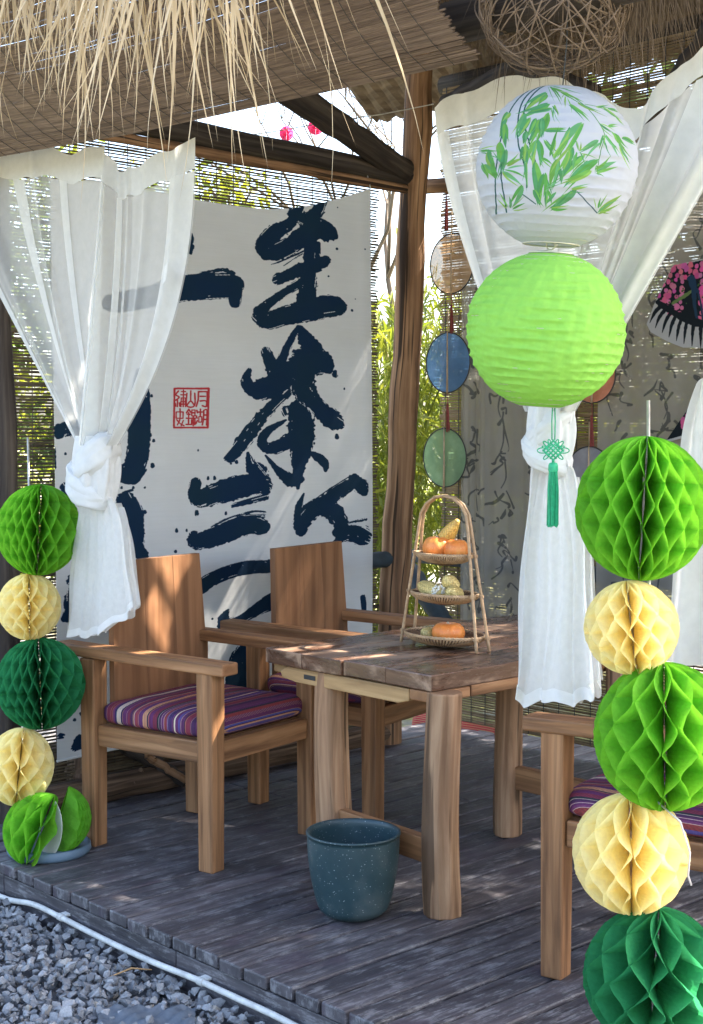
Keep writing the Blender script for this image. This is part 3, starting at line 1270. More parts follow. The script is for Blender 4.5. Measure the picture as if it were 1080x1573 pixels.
# arc and the lower strokes
S(z4, [(210, 425, 34), (250, 398, 34), (330, 362, 32), (420, 338, 32), (520, 330, 32)], .06)
S(z4, [(338, 536, 8), (316, 575, 26), (335, 620, 36), (385, 655, 16)])
S(z4, [(335, 600, 30), (400, 575, 22), (480, 525, 30), (540, 490, 40)], .1)
S(z4, [(445, 690, 24), (395, 750, 42), (375, 830, 46), (385, 900, 50), (420, 960, 50)], .12)
S(z4, [(940, 470, 12), (945, 530, 10)], .1)
S(z4, [(86, 263, 7)], .3)
S(z4, [(262, 573, 5)], .3)
# left column
S(z1, [(135, 262, 40), (140, 300, 34)], .22)
S(z1, [(-200, 560, 46), (-40, 530, 48), (80, 500, 56), (200, 482, 60), (330, 478, 58), (362, 480, 36), (362, 555, 26)], .08)
S(z1, [(150, 438, 6), (230, 420, 8), (310, 405, 8), (350, 425, 14)], .6, .35)
S(zp, [(216, 575, 9), (214, 620, 14), (212, 680, 15), (206, 715, 15), (192, 728, 14), (172, 722, 11)], .1)
S(zp, [(196, 650, 6), (206, 662, 10)], .1)
S(zp, [(180, 738, 2), (205, 742, 2.5), (222, 722, 2)], .3, .2)
S(zp, [(120, 655, 14), (96, 660, 11), (88, 668, 7)], .35, .2)
S(zp, [(79, 690, 4), (81, 718, 3)], .3)
S(zp, [(104, 750, 11), (112, 762, 10)], .25)
S(zp, [(192, 768, 13), (200, 785, 15), (208, 815, 11), (207, 840, 11), (216, 851, 9), (224, 855, 3)], .18)
S(zp, [(188, 757, 2), (202, 753, 2)], .4)
S(zp, [(150, 860, 16), (118, 888, 12), (108, 930, 9), (100, 950, 7)], .35, .25)
S(zp, [(93, 1131, 5)], .35)
S(zp, [(116, 1148, 6), (124, 1140, 11), (140, 1135, 8)], .3)
S(zp, [(124, 1096, 3.5)], .35)
for (x_, y_, r_) in ((229, 668, 2.5), (235, 677, 2), (233, 715, 3), (203, 749, 2), (221, 749, 1.5), (221, 786, 2.5), (211, 824, 3.5), (271, 815, 2.5), (287, 814, 1.5), (269, 847, 2),
                     (114, 685, 1.5), (99, 697, 1.8), (120, 697, 1.5), (232, 608, 2), (233, 542, 1), (186, 749, 2), (113, 1105, 2), (107, 1085, 1.5), (160, 1140, 4), (175, 1150, 2)):
    S(zp, [(x_, y_ - r_ * .4, r_ * .8), (x_, y_ + r_ * .4, r_)], .35)

base = np.ones((BH, BW, 3)) * np.array([.64, .635, .62])
wv = vnoise(BH, BW, (90, 160), 11) * .6 + vnoise(BH, BW, (2, 40), 12) * .4
base *= (.93 + .10 * wv)[..., None]
fade = vnoise(BH, BW, (60, 60), 14)[..., None]
blue = np.array([.006, .022, .055]) * (1 - fade) + np.array([.008, .026, .046]) * fade
rgb = base * (1 - ink.a[..., None]) + blue * ink.a[..., None]
# red seal, lines only
seal = Ink(BW, BH, 9)


def SL(pts, r=1.15):
    seal.stroke([toras(267 + p[0] * 56 - p[1] * 1.5, 597 + p[1] * 60, r) for p in pts], .25)


def rect(x0, y0, x1, y1, r=1.15):
    SL([(x0, y0), (x1, y0)], r); SL([(x1, y0), (x1, y1)], r); SL([(x1, y1), (x0, y1)], r); SL([(x0, y1), (x0, y0)], r)


rect(.04, 0.0, 1.0, 1.0, 1.5)
# 月
SL([(.72, .08), (.96, .08)]); SL([(.72, .08), (.72, .28), (.67, .46)]); SL([(.78, .2), (.92, .2)]); SL([(.78, .32), (.94, .32), (.94, .46), (.84, .44)])
SL([(.96, .08), (.96, .46)])
# 山
SL([(.40, .12), (.40, .44), (.62, .44), (.62, .12)]); SL([(.51, .06), (.51, .32)])
SL([(.40, .44), (.51, .32), (.62, .44)])
# 繡
SL([(.16, .06), (.08, .16), (.18, .22), (.08, .30)]); SL([(.13, .30), (.13, .46)]); SL([(.07, .38), (.08, .45)]); SL([(.19, .37), (.2, .45)])
SL([(.24, .08), (.36, .08)]); SL([(.30, .04), (.30, .46)]); SL([(.23, .16), (.37, .16)]); rect(.24, .24, .36, .34, .9); SL([(.24, .40), (.36, .40)]); SL([(.23, .34), (.23, .46)]); SL([(.37, .34), (.37, .46)])
# 湖
SL([(.69, .56), (.71, .62)]); SL([(.68, .70), (.70, .76)]); SL([(.67, .90), (.71, .82)]); SL([(.74, .60), (.84, .60)]); SL([(.79, .53), (.79, .72)]); rect(.75, .72, .83, .86, .9)
SL([(.88, .56), (.97, .56), (.97, .93)]); SL([(.88, .56), (.88, .76), (.85, .93)]); SL([(.88, .68), (.96, .68)]); SL([(.88, .79), (.96, .79)])
# 錦
SL([(.46, .53), (.40, .62)]); SL([(.46, .53), (.52, .61)]); SL([(.42, .66), (.50, .66)]); SL([(.40, .76), (.52, .76)]); SL([(.46, .62), (.46, .92)]); SL([(.39, .92), (.53, .92)])
rect(.55, .55, .64, .70, .9); SL([(.55, .62), (.64, .62)]); SL([(.54, .76), (.65, .76)]); SL([(.595, .70), (.595, .95)]); SL([(.55, .80), (.55, .92)]); SL([(.64, .80), (.64, .92)])
# 史
rect(.10, .60, .30, .76, 1.0); SL([(.21, .52), (.21, .78), (.14, .93)]); SL([(.12, .80), (.22, .90), (.33, .95)]); SL([(.31, .82), (.25, .95)])
rgb = rgb * (1 - seal.a[..., None]) + np.array([.42, .03, .035]) * seal.a[..., None]
img_banner = image_from('banner_print', srgb(rgb))
M['banner'] = thin('banner_cloth', (.7, .7, .7), .33, 0, .04, 8, img=img_banner, bmp=.15)

ban = empty('calligraphy_banner', D(BS, (T0 + T1) / 2, .05), 0,
            'large white cloth banner with blue black brush calligraphy and a red seal behind the chairs', 'banner')
topR = on_s(568, 290, BS)[1]
topM = on_s(405, 318, BS)[1]
topL = on_s(290, 303, BS)[1]
tM = on_s(405, 318, BS)[0]
tL = on_s(290, 303, BS)[0]


def ztop(t_):
    if t_ > tM:
        k_ = (t_ - tM) / (T1 - tM)
        return topM + (topR - topM) * k_ ** 1.9
    k_ = (tM - t_) / (tM - T0)
    return topM + (topL - topM) * min(1.6, ((tM - t_) / (tM - tL)) ** 1.3) * .9


zbotL = on_s(86, 1168, BS)[1]


def banner_pt(a, b):
    t_ = T0 + (T1 - T0) * a
    zt = ztop(t_)
    z_ = zbotL + .01 * math.sin(a * 9) + (zt - zbotL) * b
    sag = .010 * math.sin(a * 7 + b * 2) * (1 - b * .5) + .006 * math.sin(a * 19 + b * 5) * (.4 + .6 * b)
    sag += .012 * math.exp(-((a - .80 - (1 - b) * .05) / .05) ** 2) * (1 - b) + .01 * math.exp(-((a - .97) / .03) ** 2)
    return D(BS + sag, t_, z_)


bm_ = MB()
bm_.grid(banner_pt, 120, 110, None)
uvs = []
for f in bm_.f:
    row = []
    for i in f:
        p = Vector(bm_.v[i])
        tt = (p.x - OX) * UX + (p.y - OY) * UY
        row.append(((tt - T0) / (T1 - T0), (p.z - Z0) / (Z1 - Z0)))
    uvs.append(row)
bm_.uv = uvs
under(bm_.build('cloth', M['banner'], smooth=True), ban)
hm = MB()
hm.tube([banner_pt(a, 0) + D(.0, 0, 0) - D(0, 0, 0) + Vector((0, 0, -.004)) for a in np.linspace(0, 1, 40)], .005, 6)
under(hm.build('hem', M['cloth_white']), ban)
hm = MB()
for (a, b, q) in ((1.0, 1.0, (.02, .06)), (.0, 1.0, (-.05, .2))):
    p = banner_pt(a, b)
    hm = MB()
    hm.tube([p, p + D(-.04, q[0], q[1]) - D(0, 0, 0)], .0025, 5)
    under(hm.build('tie_string', M['cloth_white']), ban)

# ================================================================== CHAIRS
def box_part(name, c, size, mat, parent, bevel=.005, Mx=None):
    b = MB()
    b.box(c, size, Mx)
    return b.build(name, mat, parent, bevel=bevel)


def make_chair():
    """origin on the floor under the near back leg; +x is the way it faces, +y its far side"""
    e_ = empty('armchair', (0, 0, 0), 0, 'x', 'chair', 'teak armchairs round the table')
    DP, WD = .515, .52
    L = .066
    for (x_, y_) in ((0, 0), (DP, 0), (0, WD), (DP, WD)):
        b = MB()
        h = .637
        b.box((x_, y_, h / 2), (L, L, h))
        for i, v in enumerate(b.v):                      # legs taper slightly to the foot
            if v[2] < .1:
                b.v[i] = (x_ + (v[0] - x_) * .90, y_ + (v[1] - y_) * .90, v[2])
        b.build('leg', M['teak'], e_, bevel=.005)
    for y_ in (0, WD):
        b = MB()
        b.box((DP / 2 - .035, y_, .6565), (DP + .235, .078, .039), Matrix.Rotation(math.radians(.8), 3, 'Y'))
        b.build('armrest', M['teak'], e_, bevel=.006)
        box_part('seat_rail', (DP / 2, y_, .378), (DP - L - .003, .036, .07), M['teak'], e_)
    box_part('seat_rail', (DP, WD / 2, .376), (.036, WD - L - .003, .07), M['teak'], e_)
    box_part('seat_rail', (0.0, WD / 2, .376), (.036, WD - L - .003, .07), M['teak'], e_)
    # slatted seat board under the cushion
    box_part('seat_board', (DP / 2, WD / 2, .405), (DP - .045, WD - .045, .016), M['teak'], e_, .003)
    # tapering, reclined back panel of three joined boards
    z0_, z1_ = .385, .955
    xb0, xb1 = .052, .028
    cuts = [0, .34, .67, 1]
    for k in range(3):
        def edge(z_, c):
            q = (z_ - z0_) / (z1_ - z0_)
            y0_, y1_ = .036 + .018 * q, WD + .012 - .034 * q
            return y0_ + (y1_ - y0_) * c
        g_ = .0002
        th = .024
        pts = []
        for z_ in (z0_, z1_):
            q = (z_ - z0_) / (z1_ - z0_)
            x_ = xb0 + (xb1 - xb0) * q
            ca, cb = edge(z_, cuts[k]) + g_, edge(z_, cuts[k + 1]) - g_
            hz = 0
            pts += [(x_ - th / 2, ca, z_ + hz), (x_ + th / 2, ca, z_ + hz), (x_ + th / 2, cb, z_ + hz), (x_ - th / 2, cb, z_ + hz)]
        b = MB()
        F = [(3, 2, 1, 0), (4, 5, 6, 7), (0, 1, 5, 4), (1, 2, 6, 5), (2, 3, 7, 6), (3, 0, 4, 7)]
        r_ = (random.uniform(0, 9), random.uniform(0, 9))
        b.add(pts, F, [[(pts[i][2] + r_[0], pts[i][1] + r_[1] + pts[i][0]) for i in f] for f in F])
        b.build('back_board', M['teak_panel'], e_, bevel=.0008, seg=1)
    return e_


def stripe_image(seed, n=512):
    r = np.random.default_rng(seed)
    pal = [(.030, .020, .10), (.20, .018, .045), (.11, .018, .10), (.045, .055, .30), (.28, .03, .03), (.55, .24, .10), (.60, .45, .30), (.06, .02, .07), (.16, .03, .12), (.03, .03, .04), (.08, .05, .22)]
    wts = [2.2, 4.5, 4, 1.4, 3.2, 1.2, .5, 3, 4, 1.5, 1.4]
    wts = np.array(wts) / sum(wts)
    hgt = 128
    im = np.zeros((n, hgt, 3))
    i = 0
    while i < n:
        w = int(r.choice([2, 3, 3, 4, 6, 9, 14]))
        c = np.array(pal[r.choice(len(pal), p=wts)])
        c2 = np.array(pal[r.choice(len(pal), p=wts)])
        if w >= 9:
            per = int(r.choice([3, 4, 6]))
            for q in range(w):
                ph = (np.arange(hgt) + (q if r.random() < .8 else -q) * 1) % per
                mask = (ph < per / 2)[:, None]
                blk = np.where(mask, c, c2 * .35 + c * .65)
                if i + q < n:
                    im[i + q] = blk
        else:
            im[i:i + w] = c
        i += w
        if r.random() < .45 and i < n:
            im[i:i + 1] = np.array([.55, .42, .30]) if r.random() < .5 else np.array([.42, .22, .09])
            i += 1
    g_ = im.mean(axis=2, keepdims=True)
    im = im * .80 + g_ * .20
    im *= r.uniform(.8, 1.15, im.shape[:2])[..., None]
    return im


img_stripe = image_from('woven_stripe', srgb(stripe_image(4)))


def mat_cushion():
    t = NT('striped_woven_cotton')
    tc = t.n('ShaderNodeTexCoord')
    im = t.n('ShaderNodeTexImage')
    im.image = img_stripe
    im.extension = 'REPEAT'
    t.l(tc.outputs['UV'], im.inputs[0])
    n = t.noise(tc.outputs['Object'], 350, 2)
    return t.done(t.princ(im.outputs[0], .9, n, .5, .002, .15))


M['cushion'] = mat_cushion()


def cushion(loc, rz, size, rot90, label, off=0.0):
    """soft seat pad; stripes run across, and wrap over the edges"""
    sx, sy, sz = size
    V, F, U = [], [], []
    n = 26
    mb = MB()

    def sup(a):
        return math.copysign(abs(a) ** .24, a)
    nu, nv = 72, 18
    rr_ = random.Random(int(off * 100) + 3)
    for j in range(nv + 1):
        ph = -math.pi / 2 + math.pi * j / nv
        cz, szv = max(0, math.cos(ph)) ** .30, sup(math.sin(ph)) * 1
        szv = math.copysign(abs(math.sin(ph)) ** .55, math.sin(ph))
        for i in range(nu):
            th = 2 * math.pi * (i + .5) / nu
            x_ = sup(math.cos(th)) * cz * sx / 2
            y_ = sup(math.sin(th)) * cz * sy / 2
            z_ = szv * sz / 2
            if z_ > 0:
                z_ += .010 * (1 - (2 * x_ / sx) ** 2) * (1 - (2 * y_ / sy) ** 2) + .003 * math.sin(x_ * 40 + off) * math.sin(y_ * 33)
            V.append((x_, y_, z_))
    for j in range(nv):
        for i in range(nu):
            F.append((j * nu + i, j * nu + (i + 1) % nu, (j + 1) * nu + (i + 1) % nu, (j + 1) * nu + i))
    # top and bottom pole rows collapse; fine
    for f in F:
        row = []
        for i in f:
            x_, y_, z_ = V[i]
            if not rot90:
                d_ = x_ + (sz / 2 - z_) * max(0, min(1, (x_ / sx - .40) / .10)) * .9
                row.append((y_ * 3.0, d_ * 1.55 + off))
            else:
                d_ = y_ - (sz / 2 - z_) * (max(0, min(1, (-y_ / sy - .40) / .10)) - max(0, min(1, (y_ / sy - .40) / .10))) * .9
                row.append((x_ * 3.0, d_ * 1.55 + off))
        U.append(row)
    mb.add(V, F, U)
    o = mb.build('seat_cushion', M['cushion'], smooth=True)
    o.location = loc
    o.rotation_euler = (0, 0, rz)
    tag(o, label, 'cushion', 'striped seat cushions')
    return o


def local(root_loc, rz, x_, y_, z_):
    return Vector(root_loc) + Matrix.Rotation(rz, 3, 'Z') @ Vector((x_, y_, z_))


chairs = []
rA = ROT + math.radians(12)
chA = make_chair()
chA.location = D(.052, .330)
chA.rotation_euler = (0, 0, rA)
chA['label'] = 'teak armchair nearest the left paper balls, its back half covered by the white curtain'
rB = ROT + math.radians(13)
chB = dup(chA, D(.0, 1.085), rB, 'teak armchair farther in beside the main post, behind the table end')
rC = ROT + math.radians(192)
locC = D(1.862, .545) - Matrix.Rotation(rC, 3, 'Z') @ Vector((.515, .52, 0))
chC = dup(chA, locC, rC, 'teak armchair at lower right behind the big paper balls, facing the table')
cushion(local(chA.location, rA, .268, .26, .451), rA, (.50, .545, .080), False,
        'purple striped cushion on the armchair nearest the left paper balls', .1)
cushion(local(chB.location, rB, .268, .26, .451), rB, (.50, .545, .080), True,
        'purple striped cushion half hidden by the table on the far armchair', .45)
cushion(local(chC.location, rC, .262, .26, .451), rC, (.50, .545, .080), True,
        'red and blue striped cushion on the armchair behind the right paper balls', .72)
# its stretcher piece reaching towards the table leg is part of the table

# ================================================================== TABLE
tb = empty('wooden_table', D(.96, 1.2, 0), ROT, 'rough wooden plank table on thick log legs', 'table')


def tl(s_, t_, z_):
    return Vector((s_ - .96, t_ - 1.2, z_))


TZ = .70
pl = [(.592, .77), (.774, .955), (.959, 1.14), (1.144, 1.332)]
for i, (a, b) in enumerate(pl):
    mb = MB()
    nseg = 14
    rr = random.Random(50 + i)
    t0_ = .635 + rr.uniform(-.006, .006)
    V = []
    for k in range(nseg + 1):
        q = k / nseg
        t_ = t0_ + (2.04 - t0_) * q
        w0 = .0015 * math.sin(q * 17 + i) + .0015 * math.sin(q * 41 + 2 * i)
        for (s_, z_) in ((a, TZ - .048), (b, TZ - .048), (b, TZ), (a, TZ)):
            extra = 0
            if i == 0 and s_ == a:
                extra = .010 * math.sin(q * 9) * (1 if k else 0)
            V.append(tl(s_ + extra + (w0 if s_ == b else -w0) * .6, t_ + (.006 * math.sin(s_ * 31) if k == 0 else 0), z_ + .0012 * math.sin(q * 13 + s_ * 40)))
    F, U = [], []
    r_ = (rr.uniform(0, 9), rr.uniform(0, 9))
    for k in range(nseg):
        for c in range(4):
            F.append((k * 4 + c, k * 4 + (c + 1) % 4, (k + 1) * 4 + (c + 1) % 4, (k + 1) * 4 + c))
    F.append((3, 2, 1, 0)); F.append((nseg * 4, nseg * 4 + 1, nseg * 4 + 2, nseg * 4 + 3))
    for f in F:
        if len(set(i_ // 4 for i_ in f)) == 1:
            U.append([(V[i_].x * 2.0 + r_[0], V[i_].z * .8 + V[i_].x * .10 + r_[1]) for i_ in f])
        else:
            U.append([(V[i_].y + r_[0], V[i_].x + V[i_].z * .9 + r_[1]) for i_ in f])
    mb.add(V, F, U)
    mb.build('plank', M['tabletop'], tb, bevel=.0035, seg=2)
# pale board under the near end with its mortise, and the block at the corner
mb = MB()
ys = .640
prof = [(.655, -.022), (.69, -.004), (1.235, -.004), (1.235, -.040), (1.19, -.052), (.73, -.050), (.665, -.042)]
mb.prism([tl(p[0], ys, TZ - .048 + p[1]) for p in prof], (0, .055, 0))
mb.build('end_board', M['pale_board'], tb, bevel=.004)
mb = MB()
mb.box(tl(.800, ys - .0005, TZ - .074), (.052, .004, .014))
mb.build('mortise', M['black_wire'], tb)
mb = MB()
mb.box(tl(1.284, .72, TZ - .067), (.094, .16, .032))
mb.build('corner_block', M['teak'], tb, bevel=.004)
box_part('corner_block', tl(.63, .74, TZ - .066), (.06, .16, .03), M['pale_board'], tb)
mb = MB()
mb.box(tl(1.313, 1.37, TZ - .066), (.036, 1.13, .034))
mb.build('apron', M['teak'], tb, bevel=.004)
mb = MB()
mb.box(tl(.64, 1.45, TZ - .066), (.036, 1.1, .034))
mb.build('apron', M['teak'], tb, bevel=.004)


def logleg(s_, t_, r, sides, seed, ztop=.650):
    mb = MB()
    rr = random.Random(seed)
    n = 14
    fac = [1 + rr.uniform(-.07, .07) for _ in range(sides)]
    ph = rr.uniform(0, 1)
    V, F, U = [], [], []
    r0 = rr.uniform(0, 9)
    for k in range(n + 1):
        q = k / n
        cx, cy = .006 * math.sin(q * 5 + seed), .005 * math.sin(q * 4 + 2 * seed)
        for i in range(sides):
            a = 2 * math.pi * (i + ph) / sides
            rad = r * fac[i] * (1.05 - .10 * q) * (1 + .018 * math.sin(q * 9 + i * 2 + seed)) * (.97 if k == 0 else 1)
            V.append(tl(s_ + cx, t_ + cy, 0) + Vector((rad * math.cos(a), rad * math.sin(a), q * ztop)))
    for k in range(n):
        for i in range(sides):
            F.append((k * sides + i, k * sides + (i + 1) % sides, (k + 1) * sides + (i + 1) % sides, (k + 1) * sides + i))
            w = 2 * math.pi * r / sides
            U.append([(k / n * .65 + r0, i * w), (k / n * .65 + r0, (i + 1) * w), ((k + 1) / n * .65 + r0, (i + 1) * w), ((k + 1) / n * .65 + r0, i * w)])
    F.append(tuple(range(sides - 1, -1, -1))); U.append([(0, 0)] * sides)
    F.append(tuple(range(n * sides, n * sides + sides))); U.append([(0, 0)] * sides)
    mb.add(V, F, U)
    mb.build('leg', M['table_leg'], tb, bevel=.006)


logleg(.852, .690, .056, 8, 1)
logleg(1.340, .672, .053, 9, 2)
logleg(.925, 1.44, .052, 9, 3)
logleg(1.38, 1.46, .052, 8, 4)
sd = tl(1.372, .650, .13) - tl(.852, .690, .13)
mb = MB()
mb.box(tl(1.112, .670, .185), (.44, .035, .075), Matrix.Rotation(math.atan2(sd.y, sd.x), 3, 'Z'))
mb.build('stretcher', M['teak'], tb, bevel=.004)
mb = MB()
mb.box(tl(1.15, 1.45, .205), (.45, .035, .08))
mb.build('stretcher', M['teak'], tb, bevel=.004)

# ================================================================== POT
pot = empty('planter_pot', D(1.165, .485, 0), 0, 'dark teal speckled empty plant pot on the deck beside the table leg', 'pot')
mb = MB()
H = .238
outer = []
for k in range(25):
    q = k / 24
    r = .094 + (.134 - .094) * (1 - (1 - q) ** 2.1)
    if q < .12:
        r -= .022 * (1 - q / .12) ** 2
    outer.append((r, .001 + q * H))
prof = [(0.0, .001)] + outer + [(.137, H + .001), (.137, H + .006), (.134, H + .008), (.129, H + .006), (.127, H - .004)]
inner = [(r - .008, z) for (r, z) in reversed(outer[2:-1])]
prof += inner + [(.0, .03)]
mb.lathe(prof, 72)
mb.build('pot_body', M['pot'], pot, smooth=True)

# ================================================================== BASKET AND VEGETABLES
BK = D(.975, 1.065, TZ)
bk = empty('tiered_basket', BK, ROT, 'three tier wicker basket stand holding pumpkins and corn on the table', 'basket')


def tray(rx, ry, z, depth, parent):
    """woven oval bowl: coils of cane over upright stakes; rim on top"""
    mb = MB()
    n = 112
    rings = 7
    V, F, U = [], [], []
    for k in range(rings * 3 + 1):
        q = k / (rings * 3)
        zz = z - depth * (1 - q)
        sc = (.12 + .88 * math.sin(q * math.pi / 2) ** .75)
        for i in range(n):
            a = 2 * math.pi * i / n
            rowk = int(q * rings)
            bump = .0028 * math.cos(i * math.pi + 0) * (1 if rowk % 2 else -1) + .0014 * math.cos(q * rings * 2 * math.pi)
            V.append(((rx * sc + bump) * math.cos(a), (ry * sc + bump) * math.sin(a), zz))
    for k in range(rings * 3):
        for i in range(n):
            F.append((k * n + i, k * n + (i + 1) % n, (k + 1) * n + (i + 1) % n, (k + 1) * n + i))
    mb.add(V, F)
    o = mb.build('tray', M['wicker_dark'], parent)
    md = o.modifiers.new('thickness', 'SOLIDIFY'); md.thickness = .003
    rm = MB()
    for j in range(2):
        rm.tube([((rx + .001) * math.cos(a), (ry + .001) * math.sin(a), z + .001 + .0025 * math.sin(a * 30 + j * math.pi)) for a in np.linspace(0, 2 * math.pi, 200, endpoint=False)], .0035, 5, closed=True)
    rm.build('rim', M['cane'], o, smooth=True)
    wv = MB()
    for i in range(78):
        a = 2 * math.pi * i / 78
        pts = []
        for q in np.linspace(.3, 1.0, 6):
            sc = (.12 + .88 * math.sin(q * math.pi / 2) ** .75)
            pts.append(((rx * sc + .003) * math.cos(a + q * .05), (ry * sc + .003) * math.sin(a + q * .05), z - depth * (1 - q)))
        wv.tube(pts, .0029, 5, caps=False)
    tag(wv.build('stake', M['cane'], o, smooth=True), kind='stuff')


tiers = [(.148, .100, .040, .040), (.126, .080, .172, .036), (.106, .070, .300, .036)]
for (rx, ry, z, d_) in tiers:
    tray(rx, ry, z, d_, bk)
HT = .488
for side, yo in (('front', -1), ('back', 1)):
    mb = MB()
    pts = []
    for k in range(41):
        q = k / 40
        a = math.pi * (1 - q)
        # straight legs leaning in, then the arched handle
        if q < .4:
            u_ = q / .4
            pts.append((-.168 + .060 * u_, yo * (.030 - .022 * u_), .0 + .385 * u_))
        elif q > .6:
            u_ = (1 - q) / .4
            pts.append((.168 - .060 * u_, yo * (.030 - .022 * u_), .385 * u_))
        else:
            u_ = (q - .4) / .2
            pts.append((-.108 * math.cos(u_ * math.pi), yo * .008 * (1 - .3 * math.sin(u_ * math.pi)), .385 + .103 * math.sin(u_ * math.pi) ** .9))
    mb.tube(pts, .0052, 8)
    fr_ = mb.build('hoop_frame', M['cane'], bk, smooth=True)
wr = MB()
for sx in (-1, 1):
    for (rx, ry, z, d_) in tiers:
        u_ = z / .385
        for yo in (-1, 1):
            c = Vector((sx * (.168 - .06 * u_), yo * (.030 - .022 * u_), z))
            wr.tube([c + Vector((.0075 * math.cos(a), .0075 * math.sin(a), .008 * (a / 19 - .5))) for a in np.linspace(0, 19, 40)], .0018, 4)
tag(wr.build('cane_binding', M['cane'], bk, smooth=True), kind='stuff')


def bpos(x_, y_, z_):
    return BK + Matrix.Rotation(ROT, 3, 'Z') @ Vector((x_, y_, z_))


def pumpkin(loc, r, h, label, seed):
    e_ = empty('pumpkin', loc, seed, label, 'pumpkin', 'small orange pumpkins')
    mb = MB()
    prof = [(r * max(0.0, math.sin(math.pi * q)) ** .72, h * .5 * (1 - math.cos(math.pi * q)) ) for q in np.linspace(0, 1, 26)]

    def fn(rr_, z, a):
        lob = 1 - .05 * abs(math.cos(a * 4.5 + seed)) ** 5 + .012 * math.sin(a * 2 + seed * 3)
        dz = -.10 * h * math.exp(-(rr_ / (r * .35)) ** 2) * (1 if z > h / 2 else -.6)
        return rr_ * lob, z + dz
    mb.lathe(prof, 54, fn=fn)
    mb.build('flesh', M['pumpkin'], e_, smooth=True)
    mb = MB()
    mb.tube([(0, 0, h * .88), (.001, 0, h * .94), (.003, .001, h * .99)], [.006, .004, .0045], 8)
    mb.build('stem', M['stick'], e_, smooth=True)


pumpkin(bpos(-.022, -.012, .281), .047, .077, 'large orange pumpkin at left in the top tray of the basket', 1.0)
pumpkin(bpos(.047, .004, .278), .040, .074, 'orange pumpkin at right in the top tray, partly behind the other', 2.2)
pumpkin(bpos(.025, -.008, .012), .054, .071, 'flat orange pumpkin alone in the bottom tray of the basket', 3.1)


def corn(loc, L, r, direc, label, mat, tip=False, name='corn_cob', pale=False):
    e_ = empty(name, loc, 0, label, 'corn', 'corn cobs in the basket')
    q = Vector(direc).normalized().to_track_quat('Z', 'Y').to_matrix()
    mb = MB()
    rows, n = 34, 64
    V, F = [], []
    for k in range(rows * 2 + 1):
        t_ = k / (rows * 2)
        R = r * (min(1, (t_ + .03) * 5) ** .5) * (1 - .72 * max(0, (t_ - .45) / .55) ** 2.2)
        for i in range(n):
            a = 2 * math.pi * i / n
            b = (.5 + .5 * math.cos(a * 14)) ** .5 * (.45 + .55 * (.5 + .5 * math.cos(k * math.pi)))
            V.append(q @ Vector(((R * (.92 + .10 * b)) * math.cos(a), (R * (.92 + .10 * b)) * math.sin(a), L * t_ - L / 2)))
    for k in range(rows * 2):
        for i in range(n):
            F.append((k * n + i, k * n + (i + 1) % n, (k + 1) * n + (i + 1) % n, (k + 1) * n + i))
    F.append(tuple(range(n - 1, -1, -1))); F.append(tuple(range(rows * 2 * n, rows * 2 * n + n)))
    mb.add(V, F)
    mb.build('kernels', mat, e_, smooth=True)
    if tip:
        mb = MB()
        rr_ = random.Random(5)
        for i in range(60):
            a = rr_.uniform(0, 6.28); z_ = rr_.uniform(-.5, -.34)
            p = q @ Vector((r * .9 * math.cos(a) * (.6 + rr_.random() * .5), r * .9 * math.sin(a) * (.6 + rr_.random() * .5), L * z_))
            mb.tube([p, p + Vector((rr_.gauss(0, .004), rr_.gauss(0, .004), rr_.gauss(0, .004)))], .0042, 5)
        mb.build('husk_tuft', M['husk'], e_, smooth=True)


ex, ux_ = Vector((EX, EY, 0)), Vector((UX, UY, 0))
corn(bpos(-.012, .020, .352), .155, .026, ex * .62 + Vector((0, 0, .70)), 'yellow corn cob leaning upright in the top tray behind the pumpkins', M['corn'])
corn(bpos(-.048, -.018, .182), .125, .028, ex * -.96 + ux_ * .2 + Vector((0, 0, .18)), 'corn cob with white tuft end lying in the middle tray', M['corn_pale'], True)
corn(bpos(.012, .012, .205), .062, .027, ux_ * -.7 + Vector((0, 0, .7)), 'stubby corn cob resting on top of the pile in the middle tray', M['corn_pale'])
corn(bpos(.050, -.012, .176), .066, .028, ux_ * -.8 + Vector((0, 0, .35)) + ex * .2, 'stubby corn cob seen end on at the right of the middle tray', M['corn_pale'])
corn(bpos(-.060, -.010, .032), .060, .026, ux_ * -.7 + Vector((0, 0, .5)) + ex * -.2, 'stubby pale corn cob at left in the bottom tray', M['corn_pale'])
corn(bpos(.006, -.002, .168), .085, .022, ex * .9 + Vector((0, 0, -.1)), 'brownish corn cob lying under the others in the middle tray', M['corn'])

